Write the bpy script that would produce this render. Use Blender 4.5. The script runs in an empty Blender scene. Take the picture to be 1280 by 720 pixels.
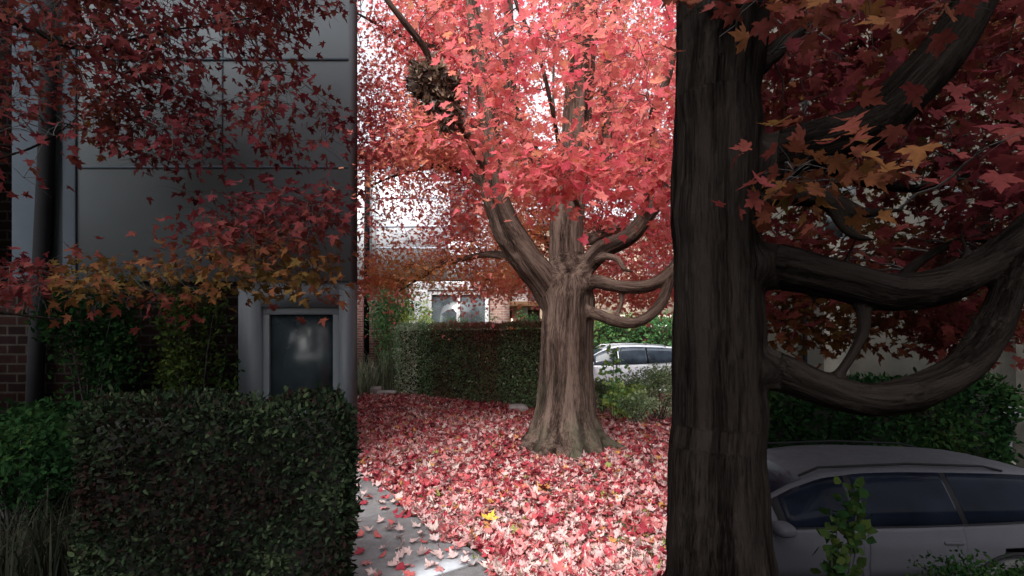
import bpy, bmesh, math, random
import numpy as np
from mathutils import Vector
R = math.radians
rng = np.random.default_rng(7)
random.seed(7)
C = bpy.context.scene.collection
F = 620.0; EYE = 1.55; HZ = 420.0

def P(px, py, D):                      # a point of the place seen in that direction at depth D
    return np.array([(px-640)/F*D, D, EYE-(py-HZ)/F*D])

# ------------------------------------------------------------------ objects
def tag(o, label=None, cat=None, group=None, kind=None):
    if label: o['label'] = label
    if cat: o['category'] = cat
    if group: o['group'] = group
    if kind: o['kind'] = kind
    return o
def thing(name, label, cat, loc=(0, 0, 0), rz=0, group=None):
    o = bpy.data.objects.new(name, None); C.objects.link(o)
    o.location = loc; o.rotation_euler = (0, 0, rz); o.empty_display_size = .2
    return tag(o, label, cat, group)
def copy_tree(o, parent=None):
    c = o.copy(); C.objects.link(c); c.parent = parent
    for ch in list(o.children): copy_tree(ch, c)
    return c

def npmesh(name, V, faces, mat, parent=None, tint=None, co=None, smooth=False, off=None):
    """V (n,3); faces: (m,k) array or list of such arrays. off: subtract (base of the thing)."""
    V = np.asarray(V, dtype=np.float64)
    if off is not None: V = V - np.asarray(off)
    if not isinstance(faces, list): faces = [faces]
    faces = [np.asarray(f) for f in faces if len(f)]
    me = bpy.data.meshes.new(name)
    me.vertices.add(len(V)); me.vertices.foreach_set('co', V.astype(np.float32).ravel())
    nl = sum(f.size for f in faces); npoly = sum(len(f) for f in faces)
    me.loops.add(nl); me.polygons.add(npoly)
    me.loops.foreach_set('vertex_index', np.concatenate([f.ravel() for f in faces]).astype(np.int32))
    tot = np.concatenate([np.full(len(f), f.shape[1]) for f in faces])
    st = np.concatenate([[0], np.cumsum(tot)[:-1]])
    me.polygons.foreach_set('loop_start', st.astype(np.int32))
    me.polygons.foreach_set('loop_total', tot.astype(np.int32))
    if smooth: me.polygons.foreach_set('use_smooth', np.ones(npoly, dtype=bool))
    me.update(calc_edges=True); me.validate()
    if tint is not None:
        a = me.attributes.new('tint', 'FLOAT', 'POINT'); a.data.foreach_set('value', np.asarray(tint, dtype=np.float32))
    if co is not None:
        a = me.attributes.new('barkco', 'FLOAT_VECTOR', 'POINT'); a.data.foreach_set('vector', np.asarray(co, dtype=np.float32).ravel())
    if mat: me.materials.append(mat)
    o = bpy.data.objects.new(name, me); C.objects.link(o)
    if parent: o.parent = parent
    return o

class MB:                               # collects boxes, prisms, tubes; builds ONE mesh object
    def __init__(s): s.V = []; s.F = {}; s.n = 0
    def add(s, V, faces):
        V = np.asarray(V, float)
        for f in faces: s.F.setdefault(len(f), []).append([i+s.n for i in f])
        s.V.append(V); s.n += len(V)
    def box(s, x0, x1, y0, y1, z0, z1):
        s.add([(x0,y0,z0),(x1,y0,z0),(x1,y1,z0),(x0,y1,z0),(x0,y0,z1),(x1,y0,z1),(x1,y1,z1),(x0,y1,z1)],
              [(0,3,2,1),(4,5,6,7),(0,1,5,4),(1,2,6,5),(2,3,7,6),(3,0,4,7)]); return s
    def prism(s, poly, z0, z1):
        n = len(poly)
        V = [(x, y, z0) for x, y in poly]+[(x, y, z1) for x, y in poly]
        s.add(V, [tuple(range(n))[::-1], tuple(range(n, 2*n))]+[(i, (i+1) % n, (i+1) % n+n, i+n) for i in range(n)]); return s
    def tube(s, pts, rad, k=8, cap=True):
        V, Q = tube_geo(pts, rad, k); f = [tuple(q) for q in Q]
        n = len(pts)
        if cap: f += [tuple(range(k))[::-1], tuple(range((n-1)*k, n*k))]
        s.add(V, f); return s
    def build(s, name, mat, parent=None, off=None, smooth=False, bevel=0):
        o = npmesh(name, np.concatenate(s.V), [np.array(v) for v in s.F.values()], mat, parent, off=off, smooth=smooth)
        if bevel:
            m = o.modifiers.new('b', 'BEVEL'); m.width = bevel; m.segments = 2; m.limit_method = 'ANGLE'
        return o

def tube_geo(pts, rad, k=8):
    pts = np.asarray(pts, float); n = len(pts)
    rad = np.broadcast_to(np.asarray(rad, float), (n,))
    T = np.gradient(pts, axis=0); T /= np.linalg.norm(T, axis=1)[:, None]+1e-9
    up = np.array([0, 0, 1.]) if abs(T[0][2]) < .9 else np.array([0, 1., 0])
    N = np.cross(T[0], up); N /= np.linalg.norm(N)
    Ns = []
    for i in range(n):
        N = N-T[i]*N.dot(T[i]); N /= np.linalg.norm(N)+1e-9; Ns.append(N)
    Ns = np.array(Ns); B = np.cross(T, Ns)
    a = np.arange(k)/k*2*math.pi
    V = pts[:, None]+rad[:, None, None]*(np.cos(a)[None, :, None]*Ns[:, None]+np.sin(a)[None, :, None]*B[:, None])
    i = np.arange(n-1)[:, None]*k; j = np.arange(k)[None]; j2 = (j+1) % k
    Q = np.stack([i+j, i+j2, i+k+j2, i+k+j], -1).reshape(-1, 4)
    return V.reshape(-1, 3), Q

def catmull(pts, m=6):
    pts = np.asarray(pts, float); q = np.vstack([2*pts[0]-pts[1], pts, 2*pts[-1]-pts[-2]])
    out = []
    for i in range(1, len(q)-2):
        for t in np.linspace(0, 1, m, endpoint=False):
            out.append(.5*((2*q[i])+(-q[i-1]+q[i+1])*t+(2*q[i-1]-5*q[i]+4*q[i+1]-q[i+2])*t*t+(-q[i-1]+3*q[i]-3*q[i+1]+q[i+2])*t**3))
    out.append(q[-2]); return np.array(out)

def _h(i, seed):
    x = (i[..., 0]*374761393+i[..., 1]*668265263+i[..., 2]*2147483647+seed*974711) & 0xffffffff
    x = ((x ^ (x >> 13))*1274126177) & 0xffffffff
    return ((x ^ (x >> 16)) & 0xffff)/65535.0
def noise(p, seed=0):
    p = np.asarray(p, float); i = np.floor(p).astype(np.int64); f = p-i; f = f*f*(3-2*f)
    r = 0
    for dx in (0, 1):
        for dy in (0, 1):
            for dz in (0, 1):
                w = (f[..., 0] if dx else 1-f[..., 0])*(f[..., 1] if dy else 1-f[..., 1])*(f[..., 2] if dz else 1-f[..., 2])
                r = r+w*_h(i+np.array([dx, dy, dz]), seed)
    return r

# ------------------------------------------------------------------ materials
def newmat(name):
    m = bpy.data.materials.new(name); m.use_nodes = True
    nt = m.node_tree; b = nt.nodes['Principled BSDF']; return m, nt, b
def lk(nt, a, b): nt.links.new(a, b)
def ramp(nt, stops, fac=None, interp='LINEAR'):
    r = nt.nodes.new('ShaderNodeValToRGB'); e = r.color_ramp.elements; r.color_ramp.interpolation = interp
    e[0].position, e[0].color = stops[0][0], (*stops[0][1], 1)
    e[1].position, e[1].color = stops[-1][0], (*stops[-1][1], 1)
    for p, c in stops[1:-1]:
        x = e.new(p); x.color = (*c, 1)
    if fac is not None: lk(nt, fac, r.inputs[0])
    return r
def noisenode(nt, vec, scale, detail=4, rough=.6):
    n = nt.nodes.new('ShaderNodeTexNoise'); n.inputs['Scale'].default_value = scale
    n.inputs['Detail'].default_value = detail; n.inputs['Roughness'].default_value = rough
    if vec is not None: lk(nt, vec, n.inputs['Vector'])
    return n
def bump(nt, b, h, strength=.5, dist=.02):
    u = nt.nodes.new('ShaderNodeBump'); u.inputs['Strength'].default_value = strength; u.inputs['Distance'].default_value = dist
    lk(nt, h, u.inputs['Height']); lk(nt, u.outputs[0], b.inputs['Normal']); return u
def coord(nt, kind='Object'): return nt.nodes.new('ShaderNodeTexCoord').outputs[kind]

def leafmat(name, stops, trans=.4, rough=.55, spec=.3):
    m, nt, b = newmat(name)
    a = nt.nodes.new('ShaderNodeAttribute'); a.attribute_name = 'tint'
    r = ramp(nt, stops, a.outputs['Fac'])
    n = noisenode(nt, coord(nt), 45, 3)
    mx = nt.nodes.new('ShaderNodeMix'); mx.data_type = 'RGBA'; mx.blend_type = 'MULTIPLY'
    mr = nt.nodes.new('ShaderNodeMapRange'); mr.inputs[1].default_value = .3; mr.inputs[2].default_value = .7; mr.inputs[3].default_value = .72; mr.inputs[4].default_value = 1.1
    lk(nt, n.outputs['Fac'], mr.inputs[0]); mx.inputs[0].default_value = 1
    lk(nt, r.outputs[0], mx.inputs[6]); lk(nt, mr.outputs[0], mx.inputs[7])
    lk(nt, mx.outputs[2], b.inputs['Base Color']); b.inputs['Roughness'].default_value = rough
    b.inputs['Specular IOR Level'].default_value = spec
    t = nt.nodes.new('ShaderNodeBsdfTranslucent'); lk(nt, mx.outputs[2], t.inputs['Color'])
    s = nt.nodes.new('ShaderNodeMixShader'); s.inputs[0].default_value = trans
    lk(nt, b.outputs[0], s.inputs[1]); lk(nt, t.outputs[0], s.inputs[2])
    lk(nt, s.outputs[0], nt.nodes['Material Output'].inputs['Surface'])
    return m
def barkmat(name, dark, mid, light, moss=None):
    m, nt, b = newmat(name)
    a = nt.nodes.new('ShaderNodeAttribute'); a.attribute_name = 'barkco'
    n1 = noisenode(nt, a.outputs['Vector'], 88, 6, .72)
    n2 = noisenode(nt, a.outputs['Vector'], 9, 3)
    ad = nt.nodes.new('ShaderNodeMath'); ad.operation = 'MULTIPLY_ADD'; ad.inputs[1].default_value = .55; 
    lk(nt, n2.outputs['Fac'], ad.inputs[0]); 
    h = nt.nodes.new('ShaderNodeMath'); h.operation = 'MULTIPLY'; h.inputs[1].default_value = .55; lk(nt, n1.outputs['Fac'], h.inputs[0])
    lk(nt, h.outputs[0], ad.inputs[2])
    r = ramp(nt, [(.44, dark), (.52, mid), (.62, light)], ad.outputs[0])
    col = r.outputs[0]
    if moss:
        n3 = noisenode(nt, coord(nt), 2.2, 5, .7)
        sep = nt.nodes.new('ShaderNodeSeparateXYZ'); lk(nt, coord(nt), sep.inputs[0])
        mr = nt.nodes.new('ShaderNodeMapRange'); mr.inputs[1].default_value = 1.3; mr.inputs[2].default_value = 0.1
        lk(nt, sep.outputs[2], mr.inputs[0])
        mu = nt.nodes.new('ShaderNodeMath'); mu.operation = 'MULTIPLY'; lk(nt, mr.outputs[0], mu.inputs[0])
        rr = ramp(nt, [(.45, (0, 0, 0)), (.65, (.75, .75, .75))], n3.outputs['Fac']); lk(nt, rr.outputs[0], mu.inputs[1])
        mx = nt.nodes.new('ShaderNodeMix'); mx.data_type = 'RGBA'; lk(nt, mu.outputs[0], mx.inputs[0])
        lk(nt, col, mx.inputs[6]); mx.inputs[7].default_value = (*moss, 1); col = mx.outputs[2]
    lk(nt, col, b.inputs['Base Color']); b.inputs['Roughness'].default_value = .95; b.inputs['Specular IOR Level'].default_value = .1 if mid[0] > .05 else .0
    bump(nt, b, ad.outputs[0], 1.0, .03)
    return m
def plain(name, col, rough=.6, metal=0, var=.15, scale=3, bumpd=0, spec=.4, emit=None):
    m, nt, b = newmat(name)
    n = noisenode(nt, coord(nt), scale, 5)
    r = ramp(nt, [(.3, tuple(c*(1-var) for c in col)), (.7, tuple(min(1, c*(1+var)) for c in col))], n.outputs['Fac'])
    lk(nt, r.outputs[0], b.inputs['Base Color']); b.inputs['Roughness'].default_value = rough; b.inputs['Metallic'].default_value = metal
    b.inputs['Specular IOR Level'].default_value = spec
    if bumpd:
        n2 = noisenode(nt, coord(nt), 60, 4); bump(nt, b, n2.outputs['Fac'], .5, bumpd)
    if emit: b.inputs['Emission Color'].default_value = (*emit[0], 1); b.inputs['Emission Strength'].default_value = emit[1]
    return m
def brickmat(name, c1, c2, mortar, bw=.215, bh=.075, sz=.01):
    m, nt, b = newmat(name)
    sep = nt.nodes.new('ShaderNodeSeparateXYZ'); lk(nt, coord(nt), sep.inputs[0])
    ad = nt.nodes.new('ShaderNodeMath'); lk(nt, sep.outputs[0], ad.inputs[0]); lk(nt, sep.outputs[1], ad.inputs[1])
    cb = nt.nodes.new('ShaderNodeCombineXYZ'); lk(nt, ad.outputs[0], cb.inputs[0]); lk(nt, sep.outputs[2], cb.inputs[1])
    t = nt.nodes.new('ShaderNodeTexBrick'); lk(nt, cb.outputs[0], t.inputs['Vector'])
    t.inputs['Scale'].default_value = 1; t.inputs['Brick Width'].default_value = bw; t.inputs['Row Height'].default_value = bh
    t.inputs['Mortar Size'].default_value = sz; t.inputs['Mortar Smooth'].default_value = .2; t.inputs['Bias'].default_value = 0
    t.inputs['Color1'].default_value = (*c1, 1); t.inputs['Color2'].default_value = (*c2, 1); t.inputs['Mortar'].default_value = (*mortar, 1)
    n = noisenode(nt, coord(nt), 4, 6, .7)
    mx = nt.nodes.new('ShaderNodeMix'); mx.data_type = 'RGBA'; mx.blend_type = 'MULTIPLY'; mx.inputs[0].default_value = 1
    rr = ramp(nt, [(.3, (.6, .6, .6)), (.7, (1.15, 1.15, 1.15))], n.outputs['Fac'])
    lk(nt, t.outputs['Color'], mx.inputs[6]); lk(nt, rr.outputs[0], mx.inputs[7]); lk(nt, mx.outputs[2], b.inputs['Base Color'])
    b.inputs['Roughness'].default_value = .9; b.inputs['Specular IOR Level'].default_value = .2 if c1[0] > .05 else 0
    inv = nt.nodes.new('ShaderNodeMath'); inv.operation = 'SUBTRACT'; inv.inputs[0].default_value = 1; lk(nt, t.outputs['Fac'], inv.inputs[1])
    bump(nt, b, inv.outputs[0], .6, .01); return m
def paintmat(name, col, rough=.3, metal=.3):
    m, nt, b = newmat(name); b.inputs['Base Color'].default_value = (*col, 1); b.inputs['Roughness'].default_value = rough
    b.inputs['Metallic'].default_value = metal; b.inputs['Coat Weight'].default_value = .6 if col[0] > .2 else .02; b.inputs['Specular IOR Level'].default_value = .5 if col[0] > .2 else .12; b.inputs['Coat Roughness'].default_value = .06
    n = noisenode(nt, coord(nt), 300, 2); bump(nt, b, n.outputs['Fac'], .04, .001)
    n2 = noisenode(nt, coord(nt), 2.5, 4); r = ramp(nt, [(.3, (rough*.8,)*3), (.7, (min(1, rough*1.5),)*3)], n2.outputs['Fac']); lk(nt, r.outputs[0], b.inputs['Roughness'])
    return m

M = {}
M['maple'] = leafmat('maple_leaf', [(0, (0.4603, 0.04185, 0.06696)), (.2, (0.6696, 0.1172, 0.1423)), (.45, (0.7198, 0.2344, 0.1841)), (.66, (0.81, 0.36, 0.18)), (.85, (0.828, 0.468, 0.171)), (1, (0.5189, 0.4185, 0.1507))], .6)
M['maple_dim'] = leafmat('dimmed_maple_leaf', [(0, (0.03, 0.0045, 0.00675)), (.3, (0.06375, 0.0105, 0.0135)), (.6, (0.075, 0.018, 0.0135)), (.85, (0.075, 0.0315, 0.0105)), (1, (0.06, 0.036, 0.0105))], .4, .85, .05)  # dim copy of the maple leaf, dimming put into the colour
M['litter'] = leafmat('fallen_leaf', [(0, (0.06746, 0.008096, 0.01349)), (.18, (0.2226, 0.02024, 0.03373)), (.36, (0.4047, 0.04047, 0.06072)), (.5, (0.4857, 0.1147, 0.108)), (.66, (0.5262, 0.2564, 0.2496)), (.84, (0.5532, 0.3778, 0.3643)), (.93, (0.5734, 0.4453, 0.4047)), (.97, (0.4857, 0.2226, 0.05397)), (1, (0.2361, 0.2564, 0.06746))], .15, .6)
M['dry'] = leafmat('dry_brown_leaf', [(0, (.035, .02, .016)), (.6, (.12, .065, .045)), (1, (.28, .2, .13))], .15)
M['hedge'] = leafmat('hedge_leaf', [(0, (0.25, 0.075, 0.0625)), (.25, (0.1875, 0.1125, 0.0625)), (.5, (0.1, 0.1625, 0.075)), (.8, (0.1625, 0.3, 0.125)), (1, (0.5625, 0.5625, 0.45))], .2)
M['hedge_dim'] = leafmat('dimmed_hedge_leaf', [(0, (0.0096, 0.0048, 0.0048)), (.5, (0.0064, 0.0112, 0.0064)), (1, (0.024, 0.032, 0.016))], .15, .9, .0)  # hedge leaf with dim light painted into its ramp
M['green'] = leafmat('green_leaf', [(0, (.05, .13, .05)), (.5, (.12, .28, .09)), (.8, (.36, .5, .13)), (1, (.55, .62, .2))], .35)
M['lime'] = leafmat('lime_leaf', [(0, (.15, .3, .08)), (.5, (.42, .6, .14)), (1, (.7, .8, .3))], .35)
M['green_dim'] = leafmat('dim_green_leaf', [(0, (0.0036, 0.0096, 0.0042)), (.5, (0.0078, 0.021, 0.0072)), (1, (0.024, 0.033, 0.0084))], .3, .9, .0)  # green leaf, dimness painted into the ramp
M['variegated'] = leafmat('variegated_leaf', [(0, (.09, .05, .05)), (.4, (.11, .18, .08)), (.7, (.22, .3, .14)), (1, (.6, .6, .46))], .2)
M['reed'] = leafmat('reed_blade', [(0, (.06, .09, .05)), (.5, (.16, .2, .13)), (1, (.35, .32, .2))], .2)
M['reed_dim'] = leafmat('dim_reed_blade', [(0, (0.0036, 0.0054, 0.0036)), (1, (0.021, 0.0216, 0.0156))], .2, .9, .0)  # reed blade with the dimming put into its colour
M['bark'] = barkmat('maple_bark', (0.01404, 0.00897, 0.00702), (0.05616, 0.03666, 0.02886), (0.1443, 0.1014, 0.08112), (0.0663, 0.07176, 0.04524))
M['bark_dim'] = barkmat('dimmed_bark', (0.00165, 0.001275, 0.001125), (0.0045, 0.0036, 0.003225), (0.0105, 0.0084, 0.0075))  # maple bark darkened in colour to stand in for dim light
M['twig'] = plain('twig_bark', (.05, .028, .028), .9, scale=20)
M['twig_dim'] = plain('dimmed_twig', (.008, .006, .006), .9, scale=20)  # twig copy, dim light put into the colour
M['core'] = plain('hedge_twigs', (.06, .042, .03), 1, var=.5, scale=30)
M['core_dim'] = plain('dimmed_hedge_twigs', (.006, .006, .005), 1, var=.5, scale=30)  # hedge twigs darkened in colour to look dimly lit
M['white'] = plain('white_render', (.80, .83, .87), .8, var=.04, scale=1.2)
M['whitetrim'] = plain('white_trim', (.78, .8, .82), .5, var=.04)
M['brick'] = brickmat('red_brick', (.20, .075, .06), (.13, .05, .045), (.24, .19, .17))
M['brick_pale'] = brickmat('pink_brown_brick', (.40, .24, .19), (.30, .17, .14), (.42, .36, .32))
M['brick_tan'] = brickmat('tan_brick', (.50, .39, .29), (.44, .34, .25), (.5, .42, .34), .3, .1)
M['slate'] = plain('dimmed_render', (0.03445, 0.04158, 0.05054), .9, var=.10, scale=1.5, spec=0)  # wall panels with dim light painted into the colour
M['render_dim_b'] = plain('dimmed_render_light', (0.06435, 0.07069, 0.07605), .9, var=.06, scale=1.0, spec=0)  # pale render darkened in colour to look dimly lit
M['brick_dim'] = brickmat('dimmed_brick', (0.00756, 0.0042, 0.00378), (0.00462, 0.00294, 0.00294), (0.0126, 0.01092, 0.01008), .24, .12, .014)  # red brick with dimming painted into brick and mortar
M['stone_dim'] = plain('dimmed_stone_render', (0.06363, 0.06006, 0.05208), .9, var=.22, scale=2, bumpd=.01, spec=0)  # building wall with dim light painted into the colour
M['trim_dim'] = plain('very_dim_trim', (.06, .065, .068), .9, var=.05, spec=0)  # window trim with still more dimming in its colour
M['trim_dimmed'] = plain('dim_trim', (0.03974, 0.04573, 0.05369), .6, var=.05)  # white trim with dim light painted in
M['pipe'] = plain('black_pipe', (.006, .006, .007), .8, spec=.05)
M['glass'] = plain('window_glass', (.10, .12, .13), .06, var=.5, scale=1.6, spec=.8)
M['glass_dim'] = plain('dimmed_window_glass', (.010, .014, .016), .25, var=.5, scale=2.5, spec=.25)  # window glass darkened to stand in for dim light
M['wood'] = plain('brown_wood', (.22, .12, .06), .7)
M['cream'] = plain('cream_post', (.62, .47, .33), .6)
M['concrete'] = None
M['rock'] = plain('grey_rock', (.25, .22, .21), .9, var=.35, scale=9, bumpd=.01)
M['asphalt'] = plain('asphalt', (.05, .05, .052), .9, var=.2, scale=12, bumpd=.005)
M['wallconc'] = plain('retaining_concrete', (.12, .115, .11), .9, var=.2, scale=3, bumpd=.005)
M['black'] = plain('black_plastic', (.006, .006, .007), .85, spec=.05)
M['rubber'] = plain('tyre_rubber', (.02, .02, .02), .85)
M['alloy'] = plain('wheel_alloy', (.45, .46, .48), .3, .9, var=.05)
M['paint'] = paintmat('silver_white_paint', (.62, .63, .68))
M['paint_dim'] = paintmat('dim_silver_paint', (0.02712, 0.02712, 0.0327), .6, 0)  # silver car paint with dim light put into the colour
M['carglass'] = plain('car_glass', (.03, .04, .055), .05, var=.5, scale=2, spec=.9)
M['carglass_dim'] = plain('dimmed_car_glass', (.003, .004, .007), .08, var=.4, scale=2, spec=.03)  # car glass with dimming put into its colour
M['lamp_red'] = plain('tail_lens', (.3, .01, .01), .2)
M['lamp_clear'] = plain('head_lens', (.6, .62, .65), .15)
M['bulb'] = plain('porch_bulb', (1, .9, .7), .4, emit=((1, .8, .5), 6))
M['orange'] = plain('pumpkin_skin', (.75, .2, .03), .5)
M['tan_win'] = plain('pale_lintel', (.62, .54, .46), .8, var=.08)

def groundmat():
    m, nt, b = newmat('soil_and_grass')
    n = noisenode(nt, coord(nt), 1.1, 6, .7); n2 = noisenode(nt, coord(nt), 28, 5, .8)
    r1 = ramp(nt, [(.35, (.035, .055, .02)), (.5, (.06, .05, .03)), (.62, (.07, .085, .03))], n.outputs['Fac'])
    r2 = ramp(nt, [(.35, (.35, .3, .3)), (.65, (1.25, 1.1, 1.0))], n2.outputs['Fac'])
    mx = nt.nodes.new('ShaderNodeMix'); mx.data_type = 'RGBA'; mx.blend_type = 'MULTIPLY'; mx.inputs[0].default_value = 1
    lk(nt, r1.outputs[0], mx.inputs[6]); lk(nt, r2.outputs[0], mx.inputs[7]); lk(nt, mx.outputs[2], b.inputs['Base Color'])
    b.inputs['Roughness'].default_value = 1; bump(nt, b, n2.outputs['Fac'], 1, .03); return m
M['ground'] = groundmat()
def concmat():
    m, nt, b = newmat('pavement_concrete')
    n = noisenode(nt, coord(nt), 2.3, 7, .7); n2 = noisenode(nt, coord(nt), 160, 3, .7); n3 = noisenode(nt, coord(nt), 14, 5, .7)
    r = ramp(nt, [(.3, (.12, .117, .12)), (.55, (.17, .167, .17)), (.75, (.22, .217, .22))], n.outputs['Fac'])
    r2 = ramp(nt, [(.35, (.7, .7, .7)), (.65, (1.2, 1.2, 1.2))], n2.outputs['Fac'])
    r3 = ramp(nt, [(.35, (.8, .78, .78)), (.6, (1.05, 1.05, 1.05))], n3.outputs['Fac'])
    a = nt.nodes.new('ShaderNodeMix'); a.data_type = 'RGBA'; a.blend_type = 'MULTIPLY'; a.inputs[0].default_value = 1
    c = nt.nodes.new('ShaderNodeMix'); c.data_type = 'RGBA'; c.blend_type = 'MULTIPLY'; c.inputs[0].default_value = 1
    lk(nt, r.outputs[0], a.inputs[6]); lk(nt, r2.outputs[0], a.inputs[7]); lk(nt, a.outputs[2], c.inputs[6]); lk(nt, r3.outputs[0], c.inputs[7])
    lk(nt, c.outputs[2], b.inputs['Base Color']); b.inputs['Roughness'].default_value = .85; bump(nt, b, n2.outputs['Fac'], .5, .004); return m
M['concrete'] = concmat()
M['concpale'] = plain('fresh_concrete', (.33, .345, .37), .8, var=.14, scale=14, bumpd=.003)

# ------------------------------------------------------------------ leaves
def ringify(H, c):
    H = np.array(H, float); L = H[1:-1][::-1]*np.array([-1, 1])
    return np.vstack([[c], H, L])
MAPLE = ringify([(0,.10),(.20,.0),(.40,.04),(.29,.17),(.45,.23),(.64,.48),(.43,.47),(.39,.58),(.17,.46),(.27,.72),(.12,.75),(0,1.05)], (0, .34))
MAPLE_LO = ringify([(0,.10),(.36,.02),(.27,.2),(.62,.47),(.2,.45),(.2,.72),(0,1.05)], (0, .34))
OVAL = ringify([(0,0),(.2,.25),(.22,.6),(0,1)], (0, .45))
BLADE = ringify([(0,0),(.035,.1),(.03,.6),(0,1)], (0, .45))
def unit(v): return v/(np.linalg.norm(v, axis=-1, keepdims=True)+1e-9)
def leaf_arrays(pos, axis, nrm, size, T, tint, curl=.5):
    n = len(pos); k = len(T)
    y = unit(axis); z = unit(nrm-y*np.sum(nrm*y, -1, keepdims=True)); x = np.cross(y, z)
    cu = rng.normal(0, 1, n)*curl; fold = rng.uniform(-.1, .5, n)*curl*1.2; tw = rng.normal(0, .35, n)*curl
    tx, ty = T[:, 0], T[:, 1]
    zz = -cu[:, None]*((ty-.34)**2)[None]+fold[:, None]*np.abs(tx)[None]+tw[:, None]*(tx*ty)[None]
    wob = rng.normal(0, .035, (n, k))*(np.arange(k) > 0)*curl
    zz = zz+wob
    sx = rng.uniform(.82, 1.1, n)
    V = pos[:, None]+size[:, None, None]*((tx[None]*sx[:, None])[..., None]*x[:, None]+ty[None, :, None]*y[:, None]+zz[..., None]*z[:, None])
    r = np.arange(1, k); r2 = np.roll(r, -1)
    f = np.stack([np.zeros(k-1, int), r, r2], -1)
    Fc = (np.arange(n)*k)[:, None, None]+f[None]
    return V.reshape(-1, 3), Fc.reshape(-1, 3), np.repeat(tint, k)
def join(parts):
    V, Fc, t, off = [], [], [], 0
    for v, f, tt in parts:
        V.append(v); Fc.append(f+off); t.append(tt); off += len(v)
    return np.concatenate(V), np.concatenate(Fc), np.concatenate(t)

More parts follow.
